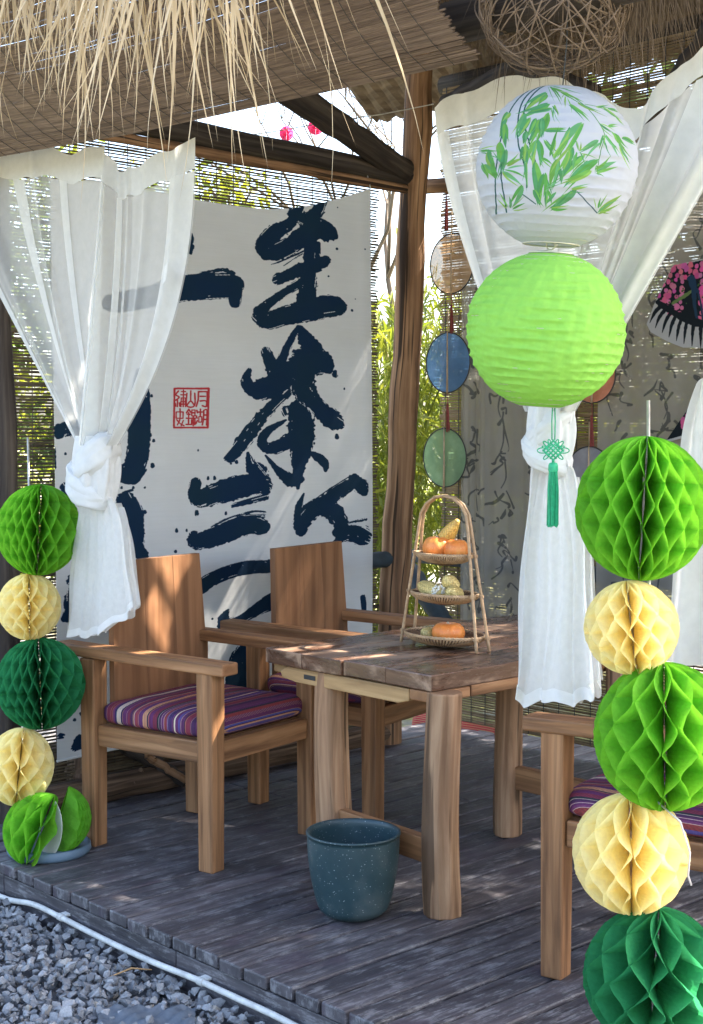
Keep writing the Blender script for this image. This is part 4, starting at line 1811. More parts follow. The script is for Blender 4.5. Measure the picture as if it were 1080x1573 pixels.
# ================================================================== CURTAINS
def curtain(label, T, top, knot, kw, tail, knot_h, edge_pow=(1.0, 2.4), folds=9, seed=0, tag_at=None, band=.10, extra_fold=None, sheer='sheer'):
    """top: photo points of the hanging edge on plane t=T; knot (x, y); tail: bottom outline points left..right"""
    rr_ = random.Random(seed)
    s0, zz0 = on_t(knot[0], knot[1], T)
    e_ = empty('sheer_curtain', D(s0, T, zz0), 0, label, 'curtain')
    tops = [on_t(x_, y_, T) for (x_, y_) in top]
    tx = np.array([p[0] for p in tops]); tz = np.array([p[1] for p in tops])
    # fold layout: sharp, uneven pleats
    fr_ = sorted(rr_.uniform(0, 1) for _ in range(folds))
    am = [rr_.uniform(.5, 1.2) for _ in range(folds)]
    wd = [rr_.uniform(.010, .028) for _ in range(folds)]

    def pl_(w):
        d_ = 0.0
        for f_, a_, q_ in zip(fr_, am, wd):
            d_ += a_ * math.exp(-((w - f_) / q_) ** 2)
        return d_ + .35 * math.sin(w * 21 + seed)
    hw = (on_t(knot[0] + kw / 2, knot[1], T)[0] - on_t(knot[0] - kw / 2, knot[1], T)[0]) / 2

    def pt(w, h):
        """h 0 = top, 1 = knot"""
        ww = w + .0 * h
        ts = np.interp(ww, np.linspace(0, 1, len(tx)), tx)
        tzz = np.interp(ww, np.linspace(0, 1, len(tx)), tz)
        ks = s0 + (w - .5) * hw * 2
        g_ = h ** (edge_pow[0] + (edge_pow[1] - edge_pow[0]) * w)
        s_ = ts + (ks - ts) * g_
        z_ = tzz + (zz0 - tzz) * h
        dep = pl_(w) * (.010 + .030 * h * (1 - .45 * h)) * -1
        # cloth bunches sideways into the pleats
        s_ += .016 * math.sin(w * 40 + seed) * h * (1 - h)
        return D(s_, T + dep, z_)
    bh = band
    sh = MB()
    sh.grid(lambda a, b: pt(a, bh + (1 - bh) * b), 150, 46)
    under(sh.build('sheer_panel', M[sheer], smooth=True), e_)
    # overlapping folds gathered towards the knot: second layers of the same cloth
    fl = MB()
    spans = [(0.0, .055), (.945, 1.0)] if extra_fold is None else extra_fold
    for (w0, w1) in spans:
        fl.grid(lambda a, b: pt(w0 + (w1 - w0) * a, bh + (1 - bh) * b) + D(0, -.006, 0) - D(0, 0, 0), 10, 40)
    under(fl.build('folded_edge', M['voile_thick'], smooth=True), e_)
    bd = MB()
    bd.grid(lambda a, b: pt(a, bh * b) + D(0, -.003, 0) - D(0, 0, 0) + Vector((0, 0, .006 * math.sin(a * 50 + seed))), 110, 6)
    under(bd.build('header_band', M['band_voile'], smooth=True), e_)
    # knot: the gathered neck with two cloth wraps pulled round it
    kr = hw * 1.05
    kz = knot_h
    kn = MB()

    def neck(a, b):
        th = 2 * math.pi * a
        r = kr * (.60 + .16 * math.sin(b * math.pi)) * (1 + .10 * math.sin(th * 6 + seed + b * 2) + .05 * math.sin(th * 13 + seed * 2))
        return D(s0 + r * math.cos(th) + .02 * kr * math.sin(b * 5), T - .01 + r * .8 * math.sin(th), zz0 + .03 - (kz * .95) * b)
    kn.grid(neck, 96, 24)

    def wrap(cs, cz, rr0, tube_r, tilt, lean, sd, ridges=4):
        def f(a, b):
            th = 2 * math.pi * a
            ph = 2 * math.pi * b
            tr = tube_r * (1 + .22 * math.sin(th + sd) + .06 * math.sin(th * 3 + sd * 2))
            # ridges run along the wrap like twisted cloth
            rg = 1 + .10 * math.sin(ph * ridges + th * 1.6 + sd) + .05 * math.sin(ph * (ridges * 2 + 1) - th * 2.3 + sd)
            rr_0 = rr0 + tr * .62 * rg * math.cos(ph)
            x_ = rr_0 * math.cos(th); y_ = rr_0 * math.sin(th) * .85
            z_ = tr * 1.15 * rg * math.sin(ph)
            z_ += x_ * math.tan(tilt) + y_ * math.tan(lean)
            return D(s0 + cs + x_, T - .01 + y_, zz0 + cz + z_)
        kn.grid(f, 96, 40)
    wrap(kr * .04, -kz * .22, kr * .56, kr * .40, .50, .25, seed, 5)
    wrap(-kr * .20, -kz * .58, kr * .60, kr * .38, -.42, .1, seed + 1.7, 5)
    under(kn.build('knot', M['cloth_white'], smooth=True), e_)
    # tail
    k2 = (knot[0] + 2, knot[1])
    tl_ = [on_t(x_, y_, T) for (x_, y_) in tail]
    bs = np.array([p[0] for p in tl_]); bz = np.array([p[1] for p in tl_])
    zt = zz0 - kz * .75
    nf = 2.3

    def tp(w, h):
        bs_ = np.interp(w, np.linspace(0, 1, len(bs)), bs)
        bz_ = np.interp(w, np.linspace(0, 1, len(bs)), bz)
        k_ = s0 + .004 + (w - .5) * hw * 1.7
        g_ = h ** .62
        s_ = k_ + (bs_ - k_) * g_
        z_ = zt + (bz_ - zt) * h
        fo = abs(math.sin(w * math.pi * nf + seed + h * .5)) - .5
        dep = .040 * fo * (.5 + .5 * h) + .010 * math.sin(w * 17 + seed * 2 + h * 1.5) * (1 - .5 * h) + .004 * math.sin(w * 43 + h * 7)
        s_ += .012 * math.sin(w * 23 + seed + h * 2.0) * h * (1 - w) * w * 3
        return D(s_ + .005 * math.sin(h * 9 + w * 6), T - .012 + dep * .8, z_ + .006 * math.sin(w * 29 + seed) * h)
    tm = MB()
    tm.grid(tp, 120, 70)
    under(tm.build('tail', M['tail_voile'], smooth=True), e_)
    tm = MB()
    tm.grid(lambda a, b: tp(a, .10 + .9 * b) + D(.004, .028, .004) - D(0, 0, 0) if False else tp(a, .1 + .9 * b) + Vector((UX * .026, UY * .026, .005)), 60, 40)
    under(tm.build('tail_lining', M['tail_voile'], smooth=True), e_)
    tm = MB()
    tm.grid(lambda a, b: tp(.12 + .7 * a, .05 + .87 * b) + Vector((UX * .05, UY * .05, .0)), 60, 40)
    under(tm.build('tail_lining', M['tail_voile'], smooth=True), e_)
    hm_ = MB()
    hm_.grid(lambda a, b: tp(a, .945 + .055 * b) + Vector((-UX * .003, -UY * .003, 0)), 90, 4)
    under(hm_.build('tail_hem', M['cloth_white'], smooth=True), e_)
    if tag_at:
        s_, z_ = on_t(tag_at[0], tag_at[1], T)
        lb = MB()
        lb.grid(lambda a, b: D(s_ + .030 * a - .008 * b, T - .05 - .01 * a, z_ + .01 - .05 * b + .012 * a), 3, 3)
        under(lb.build('care_label', M['cloth_white'], solid=.001), e_)
    return e_


curtain('white sheer curtain at left knotted in the middle, its tail over the armchair', .235,
        [(-120, 232), (-40, 222), (30, 232), (62, 224), (110, 236), (165, 222), (186, 262), (205, 258), (250, 236), (300, 214)],
        (151, 684), 54, [(108, 972), (128, 980), (160, 974), (192, 948), (213, 930)], .22, folds=11, seed=2, tag_at=(274, 418), band=.10, edge_pow=(.97, 2.4),
        extra_fold=[(0.0, .03), (.20, .245), (.40, .425), (.545, .60), (.66, .69), (.92, 1.0)])
curtain('white sheer curtain at right draped behind the two round paper lanterns', .36,
        [(668, 162), (720, 140), (800, 114), (870, 124), (930, 150), (985, 172), (1010, 135), (1080, 78), (1180, 10), (1260, -20)],
        (850, 632), 74, [(796, 1066), (812, 1084), (840, 1076), (880, 1082), (904, 1078), (918, 1050)], .17, folds=12, seed=5, band=.10, edge_pow=(1.45, 1.0),
        extra_fold=[(0.0, .045), (.30, .34), (.80, 1.0)], sheer='sheer_dense')
# a third curtain's hanging end at the right edge
c3 = empty('sheer_curtain', D(*[on_t(1085, 590, .55)[0], .55, on_t(1085, 590, .55)[1]]), 0,
           'white sheer curtain end hanging at the right edge behind the paper balls', 'curtain')
sA, zA_ = on_t(1050, 590, .55); sB, zB_ = on_t(1150, 1035, .55)
mb = MB()
mb.grid(lambda a, b: D(sA + .035 * (1 - a) * (1 - min(1, b * 4)) ** 2 + (sB - sA) * a - .05 * b * (1 - a), .55 + .022 * math.sin(a * 15 + b * 1.3), zA_ + .06 * a + .05 * math.sqrt(a) * (1 - b) + (zB_ - zA_ - .06 * a) * b), 60, 30)
under(mb.build('tail', M['cloth_white'], smooth=True), c3)
# ================================================================== LANTERNS
def lantern_shape(R, Hh, ribs, seed, ropen, sag=.018, crump=.004):
    """paper globe over a wire spiral: creased at each rib"""
    mb = MB()
    rr_ = random.Random(seed)
    nz, n = ribs * 9, 210
    ph = [rr_.uniform(0, 6.28) for _ in range(8)]
    V, F, U = [], [], []
    th0 = math.asin(ropen / R)
    for k in range(nz + 1):
        q = k / nz
        th = th0 + (math.pi - 2 * th0) * q
        for i in range(n):
            a = 2 * math.pi * i / n
            tilt = .10 * math.sin(a + ph[0]) * (1 / ribs) * 3
            x = (q * ribs + tilt + .12 * math.sin(a * 3 + ph[1]) + .08 * math.sin(q * 31 + a * 2)) % 1.0
            dip = max(0.0, math.sin(math.pi * x)) ** .5
            r = R * math.sin(th) * (1 - sag * dip * (.6 + .4 * math.sin(a * 5 + ph[2] + q * 9)))
            cr = crump * R * (.5 * math.sin(a * 41 - q * 70 + ph[6]) * math.sin(a * 23 + q * 110 + ph[7]) + math.sin(a * 17 + q * 40 + ph[3]) * math.sin(a * 9 - q * 60 + ph[4]) + .6 * math.sin(a * 31 + q * 23 + ph[5]))
            r += cr * math.sin(th)
            z = Hh / 2 * math.cos(th) * (1.0)
            V.append((r * math.cos(a), r * math.sin(a), z))
    for k in range(nz):
        for i in range(n):
            F.append((k * n + i, (k + 1) * n + i, (k + 1) * n + (i + 1) % n, k * n + (i + 1) % n))
    U = [[(V[i][0] / R * .5 + .5, V[i][2] / Hh + .5) for i in f] for f in F]
    mb.add(V, F, U)
    wires = MB()
    for k in range(ribs + 1):
        th = th0 + (math.pi - 2 * th0) * k / ribs
        wires.tube([(R * .965 * math.sin(th) * math.cos(a), R * .965 * math.sin(th) * math.sin(a), Hh / 2 * math.cos(th)) for a in np.linspace(0, 2 * math.pi, 60, endpoint=False)], .0011, 4, closed=True)
    return mb, wires


# bamboo print for the white lantern, in the lantern's own front view
def bamboo_print():
    n = 900
    k1 = Ink(n, n, 31)
    green = np.zeros((n, n, 3))
    out = np.ones((n, n, 3)) * np.array([.60, .61, .68])

    def pxl(x, y):            # zoom coords (700,110, x3.6) -> raster; centre (855,258), r 122
        X = 700 + x / 3.6
        Y = 110 + y / 3.6
        return ((X - 855) / 122 * .5 + .5) * n, (.5 - (Y - 258) / 122 * .5) * n
    rr_ = np.random.default_rng(8)
    cols = [(.12, .36, .09), (.18, .43, .10), (.10, .32, .14), (.27, .46, .11), (.15, .39, .17)]

    def leaf(x0, y0, x1, y1, w, c=None):
        a = np.array(pxl(x0, y0)); b = np.array(pxl(x1, y1))
        d = b - a
        nn = np.array([-d[1], d[0]]) / (np.hypot(*d) + 1e-6)
        w = w * .62 / 3.6 / 244 * n
        L, Rr = [], []
        bnd = rr_.uniform(-.07, .07)
        for q in np.linspace(0, 1, 14):
            ww = w * (math.sin(math.pi * q ** .62)) * .5
            bend = nn * math.sin(q * math.pi) * np.hypot(*d) * bnd
            L.append(a + d * q + bend + nn * ww); Rr.append(a + d * q + bend - nn * ww)
        r_ = k1.poly(L + Rr[::-1])
        if r_ is None:
            return
        sl, m = r_
        cc = np.array(cols[rr_.integers(len(cols))] if c is None else c)
        blk = out[sl]
        sh = rr_.uniform(.85, 1.2)
        blk[m] = cc * sh
        out[sl] = blk

    def stem(pts, r, c=(.03, .10, .10)):
        k = Ink(n, n, 5)
        k.stroke([(*pxl(x, y), r) for (x, y) in pts], .15)
        a = k.a[..., None]
        out[:] = out * (1 - a) + np.array(c) * a
    # drooping canes
    stem([(480, 88), (400, 120), (330, 180), (280, 250), (250, 320), (225, 420), (212, 520), (212, 660), (240, 810)], 3.2)
    stem([(500, 88), (420, 125), (350, 190), (312, 270), (300, 380), (310, 480), (350, 600), (365, 690)], 3.6)
    stem([(520, 86), (440, 125), (370, 200), (330, 290), (340, 400), (380, 520), (420, 640), (440, 770)], 3.6)
    stem([(232, 520), (238, 640), (285, 808)], 3.2)
    stem([(470, 140), (560, 190), (640, 250), (700, 320), (745, 395), (730, 480), (715, 590)], 2.4, (.12, .30, .12))
    stem([(640, 240), (730, 250), (830, 290)], 1.8, (.15, .34, .14))
    stem([(715, 340), (780, 370), (840, 400)], 1.8, (.15, .34, .14))
    stem([(430, 450), (480, 530), (520, 600)], 2.2, (.15, .34, .14))
    stem([(625, 700), (690, 750), (750, 792)], 3.0, (.05, .10, .14))
    stem([(350, 725), (420, 770)], 2.4)
    L_ = [(480, 140, 640, 230, 26), (470, 130, 520, 230, 18), (540, 200, 535, 270, 16), (560, 250, 665, 340, 24), (600, 235, 710, 280, 24),
          (700, 250, 755, 225, 18), (770, 245, 850, 225, 24), (740, 245, 880, 320, 22), (765, 345, 825, 325, 14), (720, 345, 790, 380, 18), (800, 378, 870, 450, 36), (830, 430, 912, 525, 26),
          (850, 395, 940, 400, 34), (745, 400, 835, 505, 26), (715, 430, 610, 500, 44), (615, 500, 618, 450, 16), (620, 510, 690, 520, 10), (715, 590, 825, 525, 46), (720, 600, 760, 612, 10), (712, 560, 720, 610, 12),
          (740, 400, 720, 480, 20), (450, 180, 330, 290, 50), (450, 190, 400, 250, 40), (460, 250, 320, 330, 46), (470, 275, 340, 310, 40), (440, 330, 350, 470, 60), (450, 300, 390, 460, 60), (430, 400, 540, 390, 34), (360, 330, 300, 440, 46),
          (335, 300, 300, 420, 44), (390, 330, 345, 430, 50), (420, 330, 420, 440, 50), (345, 400, 330, 470, 44), (470, 260, 500, 320, 14), (480, 255, 495, 290, 16),
          (250, 280, 215, 430, 44), (265, 290, 245, 330, 24), (240, 360, 250, 490, 46), (215, 450, 240, 560, 54), (235, 560, 205, 480, 30), (130, 478, 215, 500, 22), (165, 490, 200, 620, 50), (150, 560, 215, 640, 44), (145, 555, 180, 640, 20), (215, 640, 190, 520, 40), (250, 490, 240, 620, 34),
          (260, 580, 340, 540, 30), (240, 605, 340, 680, 30), (345, 470, 355, 590, 44), (350, 560, 370, 690, 26), (330, 480, 320, 560, 30), (400, 450, 420, 590, 54), (390, 450, 360, 560, 30), (430, 450, 490, 540, 26), (420, 540, 480, 575, 22),
          (485, 440, 480, 520, 18), (555, 385, 500, 540, 50), (620, 345, 490, 550, 60), (480, 540, 560, 390, 40), (640, 520, 520, 660, 60), (510, 540, 480, 690, 56), (580, 480, 530, 620, 54), (560, 500, 540, 600, 40), (600, 510, 590, 600, 30), (530, 600, 535, 670, 30), (660, 540, 600, 640, 30), (720, 530, 545, 690, 66), (690, 590, 570, 670, 50),
          (455, 650, 475, 740, 30), (390, 560, 430, 780, 60), (440, 620, 420, 760, 50), (400, 700, 450, 775, 40), (345, 680, 305, 790, 40), (300, 790, 285, 730, 20), (310, 795, 370, 765, 18), (470, 700, 500, 770, 26), (515, 710, 470, 770, 24), (620, 690, 490, 790, 60), (500, 790, 590, 785, 24), (530, 770, 600, 690, 30), (590, 690, 680, 670, 24), (460, 690, 530, 650, 14),
          (755, 785, 880, 685, 42), (750, 770, 755, 715, 20), (765, 785, 825, 785, 12), (760, 760, 780, 720, 12)]
    for l in L_:
        leaf(*l)
        for _ in range(2):
            dx, dy = rr_.normal(0, 10), rr_.normal(0, 10)
            leaf(l[0] + dx * .6, l[1] + dy * .6, l[2] + dx * 2.2, l[3] + dy * 2.2, l[4] * rr_.uniform(.35, .7))
    return np.clip(out, 0, 1)


img_bam = image_from('bamboo_print', srgb(bamboo_print()))
M['paper_white'] = thin('white_lantern_paper', (.8, .8, .84), .50, 0, .03, 12, img=img_bam, bmp=.1)
M['paper_lime'] = thin('lime_lantern_paper', (.30, .60, .11), .36, 0, .05, 60, bmp=.5)
M['bulb'] = plain('white_bulb', (.8, .8, .82), .35, .02, 5, .02)

LY = 3.02
pW = at_y(855, 258, LY)
pG = at_y(838, 508, LY - .01)
mb, wr = lantern_shape(.167, .332, 19, 3, .058, .034)
lw_ = empty('paper_lantern', pW, math.radians(0), 'white round paper lantern printed with green bamboo leaves', 'lantern', 'round paper lanterns')
mb.build('paper_shade', M['paper_white'], lw_, smooth=True)
wr.build('wire_rib', M['metal'], lw_)
mb = MB()
mb.tube([(.058 * math.cos(a), .058 * math.sin(a), -.156) for a in np.linspace(0, 2 * math.pi, 48, endpoint=False)], .0018, 6, closed=True)
mb.tube([(-.058, 0, -.156), (-.02, .002, -.150), (0, 0, -.152), (.02, -.002, -.150), (.058, 0, -.156)], .0015, 6)
mb.tube([(.009 * math.cos(a), 0, -.158 + .009 * math.sin(a)) for a in np.linspace(0, 2 * math.pi, 20, endpoint=False)], .0014, 6, closed=True)
mb.build('wire_ring', M['metal'], lw_, smooth=True)
mb = MB()
mb.tube([(0, 0, .15), (.003, .01, .26), (0, .02, .34)], .0014, 5)
mb.build('hanging_cord', M['black_wire'], lw_)
mb, wr = lantern_shape(.166, .324, 20, 11, .045, .040, .0085)
lg_ = empty('paper_lantern', pG, 0, 'plain lime green round paper lantern below the printed one', 'lantern', 'round paper lanterns')
mb.build('paper_shade', M['paper_lime'], lg_, smooth=True)
wr.build('wire_rib', M['metal'], lg_)
for o in (lw_, lg_):
    o.rotation_euler = (math.radians(3), math.radians(3.5), 0)
mb = MB()
mb.tube([(.045 * math.cos(a), .045 * math.sin(a), .158) for a in np.linspace(0, 2 * math.pi, 40, endpoint=False)], .0016, 6, closed=True)
mb.tube([(-.045, 0, .158), (0, 0, .166), (.012, .0, .176), (0, 0, .182)], .0014, 6)
mb.build('wire_ring', M['metal'], lg_, smooth=True)

# knot and tassel under the green lantern
pT = at_y(850, 692, LY - .02)
tas = empty('knot_tassel', pT, 0, 'small green cord knot with a long tassel hanging under the lime lantern', 'tassel')
mb = MB()
zt = (692 - 618) / FPX * LY
mb.tube([(-.003, 0, .022), (-.0035, 0, zt * .6), (-.002, 0, zt)], .0014, 6)
mb.tube([(.003, 0, .022), (.0035, 0, zt * .6), (.002, 0, zt)], .0014, 6)
mb.build('cord', M['cord_green'], tas, smooth=True)
mb = MB()
for k in range(5):
    d_ = -.010 + .005 * k
    mb.tube([(-.012 + d_, -.001 * (k % 2), d_ + .012), (.012 + d_, .001 * (k % 2), d_ - .012)], .0019, 6)
    mb.tube([(-.012 - d_, .001 * (k % 2), d_ - .012), (.012 - d_, -.001 * (k % 2), d_ + .012)], .0019, 6)
for (ang, L, wd) in ((0, .020, .010), (180, .020, .010), (42, .015, .006), (138, .015, .006), (-42, .014, .006), (222, .014, .006), (20, .012, .004), (160, .012, .004), (66, .012, .005), (114, .012, .005)):
    a = math.radians(ang)
    ax = Vector((math.cos(a), 0, math.sin(a))); nx = Vector((-math.sin(a), 0, math.cos(a)))
    c = ax * (.012 + L * .5)
    mb.tube([c + ax * (L * .55 * math.cos(b)) + nx * (wd * .55 * math.sin(b)) + Vector((0, .001 * math.sin(b), 0)) for b in np.linspace(0, 2 * math.pi, 22, endpoint=False)], .0013, 6, closed=True)
mb.build('knot', M['cord_green'], tas, smooth=True)
mb = MB()
mb.tube([(0, 0, -.018), (0, 0, -.026)], .003, 8)
mb.lathe([(.0, -.024), (.008, -.026), (.010, -.030), (.0105, -.040), (.0095, -.044)], 20)
mb.build('tassel_cap', M['cord_green'], tas, smooth=True)
mb = MB()
for i in range(120):
    a = random.uniform(0, 6.28); r = random.uniform(.3, 1) ** .6 * .009
    x, y = r * math.cos(a), r * math.sin(a)
    k_ = random.uniform(1.15, 1.45)
    mb.tube([(x * .9, y * .9, -.040), (x * 1.25, y * 1.25, -.08), (x * k_, y * k_, -.157 + random.uniform(-.003, .003))], .0009, 4, caps=False)
tag(mb.build('tassel_thread', M['cord_green'], tas), kind='stuff')

# wicker ball lamp above the lanterns
pL = at_y(852, 2, 3.12)
wl = empty('wicker_lamp', pL, 0, 'tangled round vine ball lamp under the roof above the white lantern', 'lamp')
mb = MB()
rr = random.Random(91)
for i in range(84):
    ax = Vector((rr.gauss(0, 1), rr.gauss(0, 1), rr.gauss(0, 1))).normalized()
    u_ = ax.orthogonal().normalized(); v_ = ax.cross(u_)
    off = rr.uniform(-.45, .45)
    R = .146 * rr.uniform(.94, 1.05)
    a0 = rr.uniform(0, 6.28); a1 = a0 + rr.uniform(3.0, 6.2)
    pts = []
    p1_, p2_ = rr.uniform(0, 6), rr.uniform(0, 6)
    for q in np.linspace(0, 1, 34):
        a = a0 + (a1 - a0) * q
        n_ = (ax * (off + .10 * math.sin(a * 2 + p1_)) + (u_ * math.cos(a) + v_ * math.sin(a)) * math.sqrt(1 - off * off)).normalized()
        pts.append(Vector((n_.x * 1.08, n_.y * 1.08, n_.z * .98)) * R * (1 + .03 * math.sin(a * 5 + p2_)))
    mb.tube(pts, rr.uniform(.0009, .0021), 5)
tag(mb.build('vine', M['twig'], wl, smooth=True), kind='stuff')
mb = MB()
mb.lathe([(0.001, -.055), (.03, -.048), (.052, -.022), (.056, .008), (.045, .040), (.024, .062), (.018, .085), (.001, .087)], 28, c=(.012, 0, .045))
mb.build('bulb', M['bulb'], wl, smooth=True)
mb = MB()
mb.tube([(0, 0, .08), (.004, 0, .22), (0, .01, .5)], .003, 6)
mb.build('flex', M['black_wire'], wl)

# ================================================================== HONEYCOMB BALLS
PAPER = {
    'lime': thin('lime_tissue', (.20, .52, .05), .6, 0, .10, 90, bmp=.45, tint=(1.15, 1.15, .7)),
    'cream': thin('cream_tissue', (.95, .85, .47), .6, 0, .07, 90, bmp=.45, tint=(1.05, 1.0, .85)),
    'dark': thin('dark_green_tissue', (.035, .26, .095), .55, 0, .10, 90, bmp=.45),
}


def honeycomb(R, N, seed, seam=-math.pi / 2, warp=.35, period=.60, squash=1.0, arc=None, phase=0.0):
    """tissue leaves fanned round a spine and glued in staggered lines, so they open in diamond cells"""
    mb = MB()
    rr_ = random.Random(seed)
    Mv = 56
    rhos = [.12, .45, .72, .90, 1.0]
    cellj = [[rr_.gauss(0, .10) for _ in range(12)] for _ in range(N + 1)]
    full = arc is None
    for i in range(N):
        def az(x):
            if full:
                return x + warp * math.sin(x - seam)
            return x
        sgn = 1 if i % 2 else -1
        V, F, U = [], [], []
        jit = rr_.uniform(-.05, .05)
        for k in range(Mv + 1):
            th = -math.pi / 2 + math.pi * k / Mv
            z = R * math.sin(th)
            w = math.asin(math.sin(2 * math.pi * (z / (R * period)) + phase)) * 2 / math.pi
            w = math.copysign(abs(w) ** .92, w)
            span = (2 * math.pi / N) if full else (arc[1] - arc[0]) / N
            zc = (z / R * .5 + .5) * 10.99
            cj = cellj[i][int(zc)] * (1 - zc % 1) + cellj[i][int(zc) + 1] * (zc % 1)
            x = (i + .5 * w * sgn * .97 + (jit + cj) * math.cos(th)) * span
            a = az(x) if full else arc[0] + x
            for rho in rhos:
                r = R * math.cos(th) * rho
                edge = 1.0 + (rr_.uniform(-.010, .008) if rho == 1 else 0)
                V.append((r * math.cos(a) * edge, r * math.sin(a) * edge, z * squash))
        m = len(rhos)
        for k in range(Mv):
            for j in range(m - 1):
                F.append((k * m + j, k * m + j + 1, (k + 1) * m + j + 1, (k + 1) * m + j))
        mb.add(V, F, [[(i * .37, .2)] * 4 for _ in F])
    return mb


def ball(px, py, rpx, Y, colour, label, seed, N=32, sq=1.0, warp=.35, seam=-math.pi / 2, tilt=0.0, period=.6, tilt2=0.0, group='paper honeycomb balls'):
    c = at_y(px, py, Y)
    R = rpx / FPX * Y
    mb = honeycomb(R, N, seed, seam, warp, period, sq, None, seed * .7)
    o = mb.build('honeycomb_ball', PAPER[colour])
    o.location = c
    o.rotation_euler = (tilt2, tilt, 0)
    tag(o, label, 'paper ball', group)
    return o, c, R


YR, YL = 3.0, 4.72
ball(988, 781, 104, YR, 'lime', 'lime green honeycomb paper ball on top of the right stand', 1, 29, 1.07, -.30, -1.55, .05)
ball(970, 964, 73, YR, 'cream', 'cream honeycomb paper ball below the top lime ball of the right stand', 2, 30, 1.0, .22, -1.5, -.12, .66)
ball(1021, 1131, 109, YR - .02, 'lime', 'lime green honeycomb paper ball in the middle of the right stand', 3, 30, 1.06, .22, -1.62, -.02, .62)
ball(969, 1311, 91, YR, 'cream', 'cream honeycomb paper ball just above the dark green ball of the right stand', 4, 28, 1.03, .24, -1.45, -.02, .66)
ball(1006, 1502, 112, YR - .02, 'dark', 'dark green honeycomb paper ball lowest on the right stand', 5, 26, .98, .26, -1.55, .05, .62)
ball(60, 814, 65, YL, 'lime', 'lime green honeycomb paper ball on top of the left stand', 6, 30, 1.08, -.42, -1.85, .06)
ball(45, 932, 49, YL, 'cream', 'small cream honeycomb paper ball high on the left stand', 7, 30, 1.05, .3, -1.6, .0, .66)
ball(62, 1050, 69, YL, 'dark', 'dark green honeycomb paper ball in the left stack', 8, 30, 1.03, -.42, -1.75, -.03)
ball(30, 1178, 53, YL - .02, 'cream', 'cream honeycomb paper ball low on the left stand above the collapsed one', 9, 30, 1.15, .4, -1.35, .12, .64)

# the lowest left ball has folded open like a fan, its card end showing
cb = at_y(62, 1268, YL - .06)
fold = empty('collapsed_honeycomb_ball', cb, 0, 'lime green honeycomb paper ball fallen open at the foot of the left stand', 'paper ball', 'paper honeycomb balls')
Rf = .122
mb = honeycomb(Rf, 10, 12, arc=(math.radians(-190), math.radians(-52)), period=1.05, squash=1.0, phase=.9)
o = mb.build('tissue_fan', PAPER['lime'], fold)
o.location = (.004, -.015, -.012)
o.rotation_euler = (math.radians(-14), math.radians(21), 0)
mb = honeycomb(.112, 26, 13, arc=(math.radians(-40), math.radians(95)), period=.5, squash=1.0)
o = mb.build('tissue_fan', PAPER['lime'], fold)
o.location = (.050, .020, .016)
o.rotation_euler = (math.radians(4), math.radians(20), 0)
mb = MB()
pts = [(.098 * math.sin(a), .108 * math.cos(a)) for a in np.linspace(math.radians(8), math.radians(172), 24)]
mb.prism([(p[0], 0, p[1]) for p in pts], (0, .0016, 0))
o = mb.build('end_card', M['card'], fold)
o.location = (.014, -.010, -.004)
o.rotation_euler = (math.radians(-6), math.radians(21), math.radians(-46))


def stand(label, Y, px, top_py, px_bot, base_z, plate):
    p1_ = at_y(px, top_py, Y)
    p0_ = at_y(px_bot, 1200, Y)
    p0_.z = base_z + .012
    e_ = empty('ball_stand', (p0_.x, p0_.y, base_z), 0, label, 'stand', 'stands of the paper balls')
    mb = MB()
    mb.tube([p0_, p0_.lerp(p1_, .5), p1_], [.0045, .004, .0036], 10)
    under(mb.build('pole', M['metal'], smooth=True), e_)
    mb = MB()
    R = .138
    mb.lathe([(0, .001), (R * .96, .001), (R, .012), (R * .99, .030), (R * .94, .034), (R * .90, .026), (0, .024)], 48, c=plate)
    under(mb.build('base_plate', M['slate'], smooth=True), e_)
    return e_


pb = D(.03, .165, 0)
stand('thin metal stand with a round blue grey base plate at left of the deck', YL + .0, 43, 672, 55, 0.0, (pb.x - .0, pb.y, 0.001))
pr_ = at_y(1000, 1600, YR); pr_.z = 0
stand('thin metal stand running through the paper balls at right', YR, 996, 615, 1004, 0.0, (pr_.x, pr_.y, .001))
mb = MB()
pA_ = at_y(1040, 1240, YR - .06)
mb.tube([at_y(1010, 1232, YR - .05), at_y(1045, 1262, YR - .07), at_y(1060, 1310, YR - .075), at_y(1057, 1345, YR - .07), at_y(1062, 1360, YR - .07)], .0022, 6)
o = mb.build('twisted_tie', M['card'], smooth=True)
tag(o, 'thin pale paper tie curling at the right of the lower cream ball', 'tie')

# ================================================================== BACK WALL HANGINGS
TW = 2.49


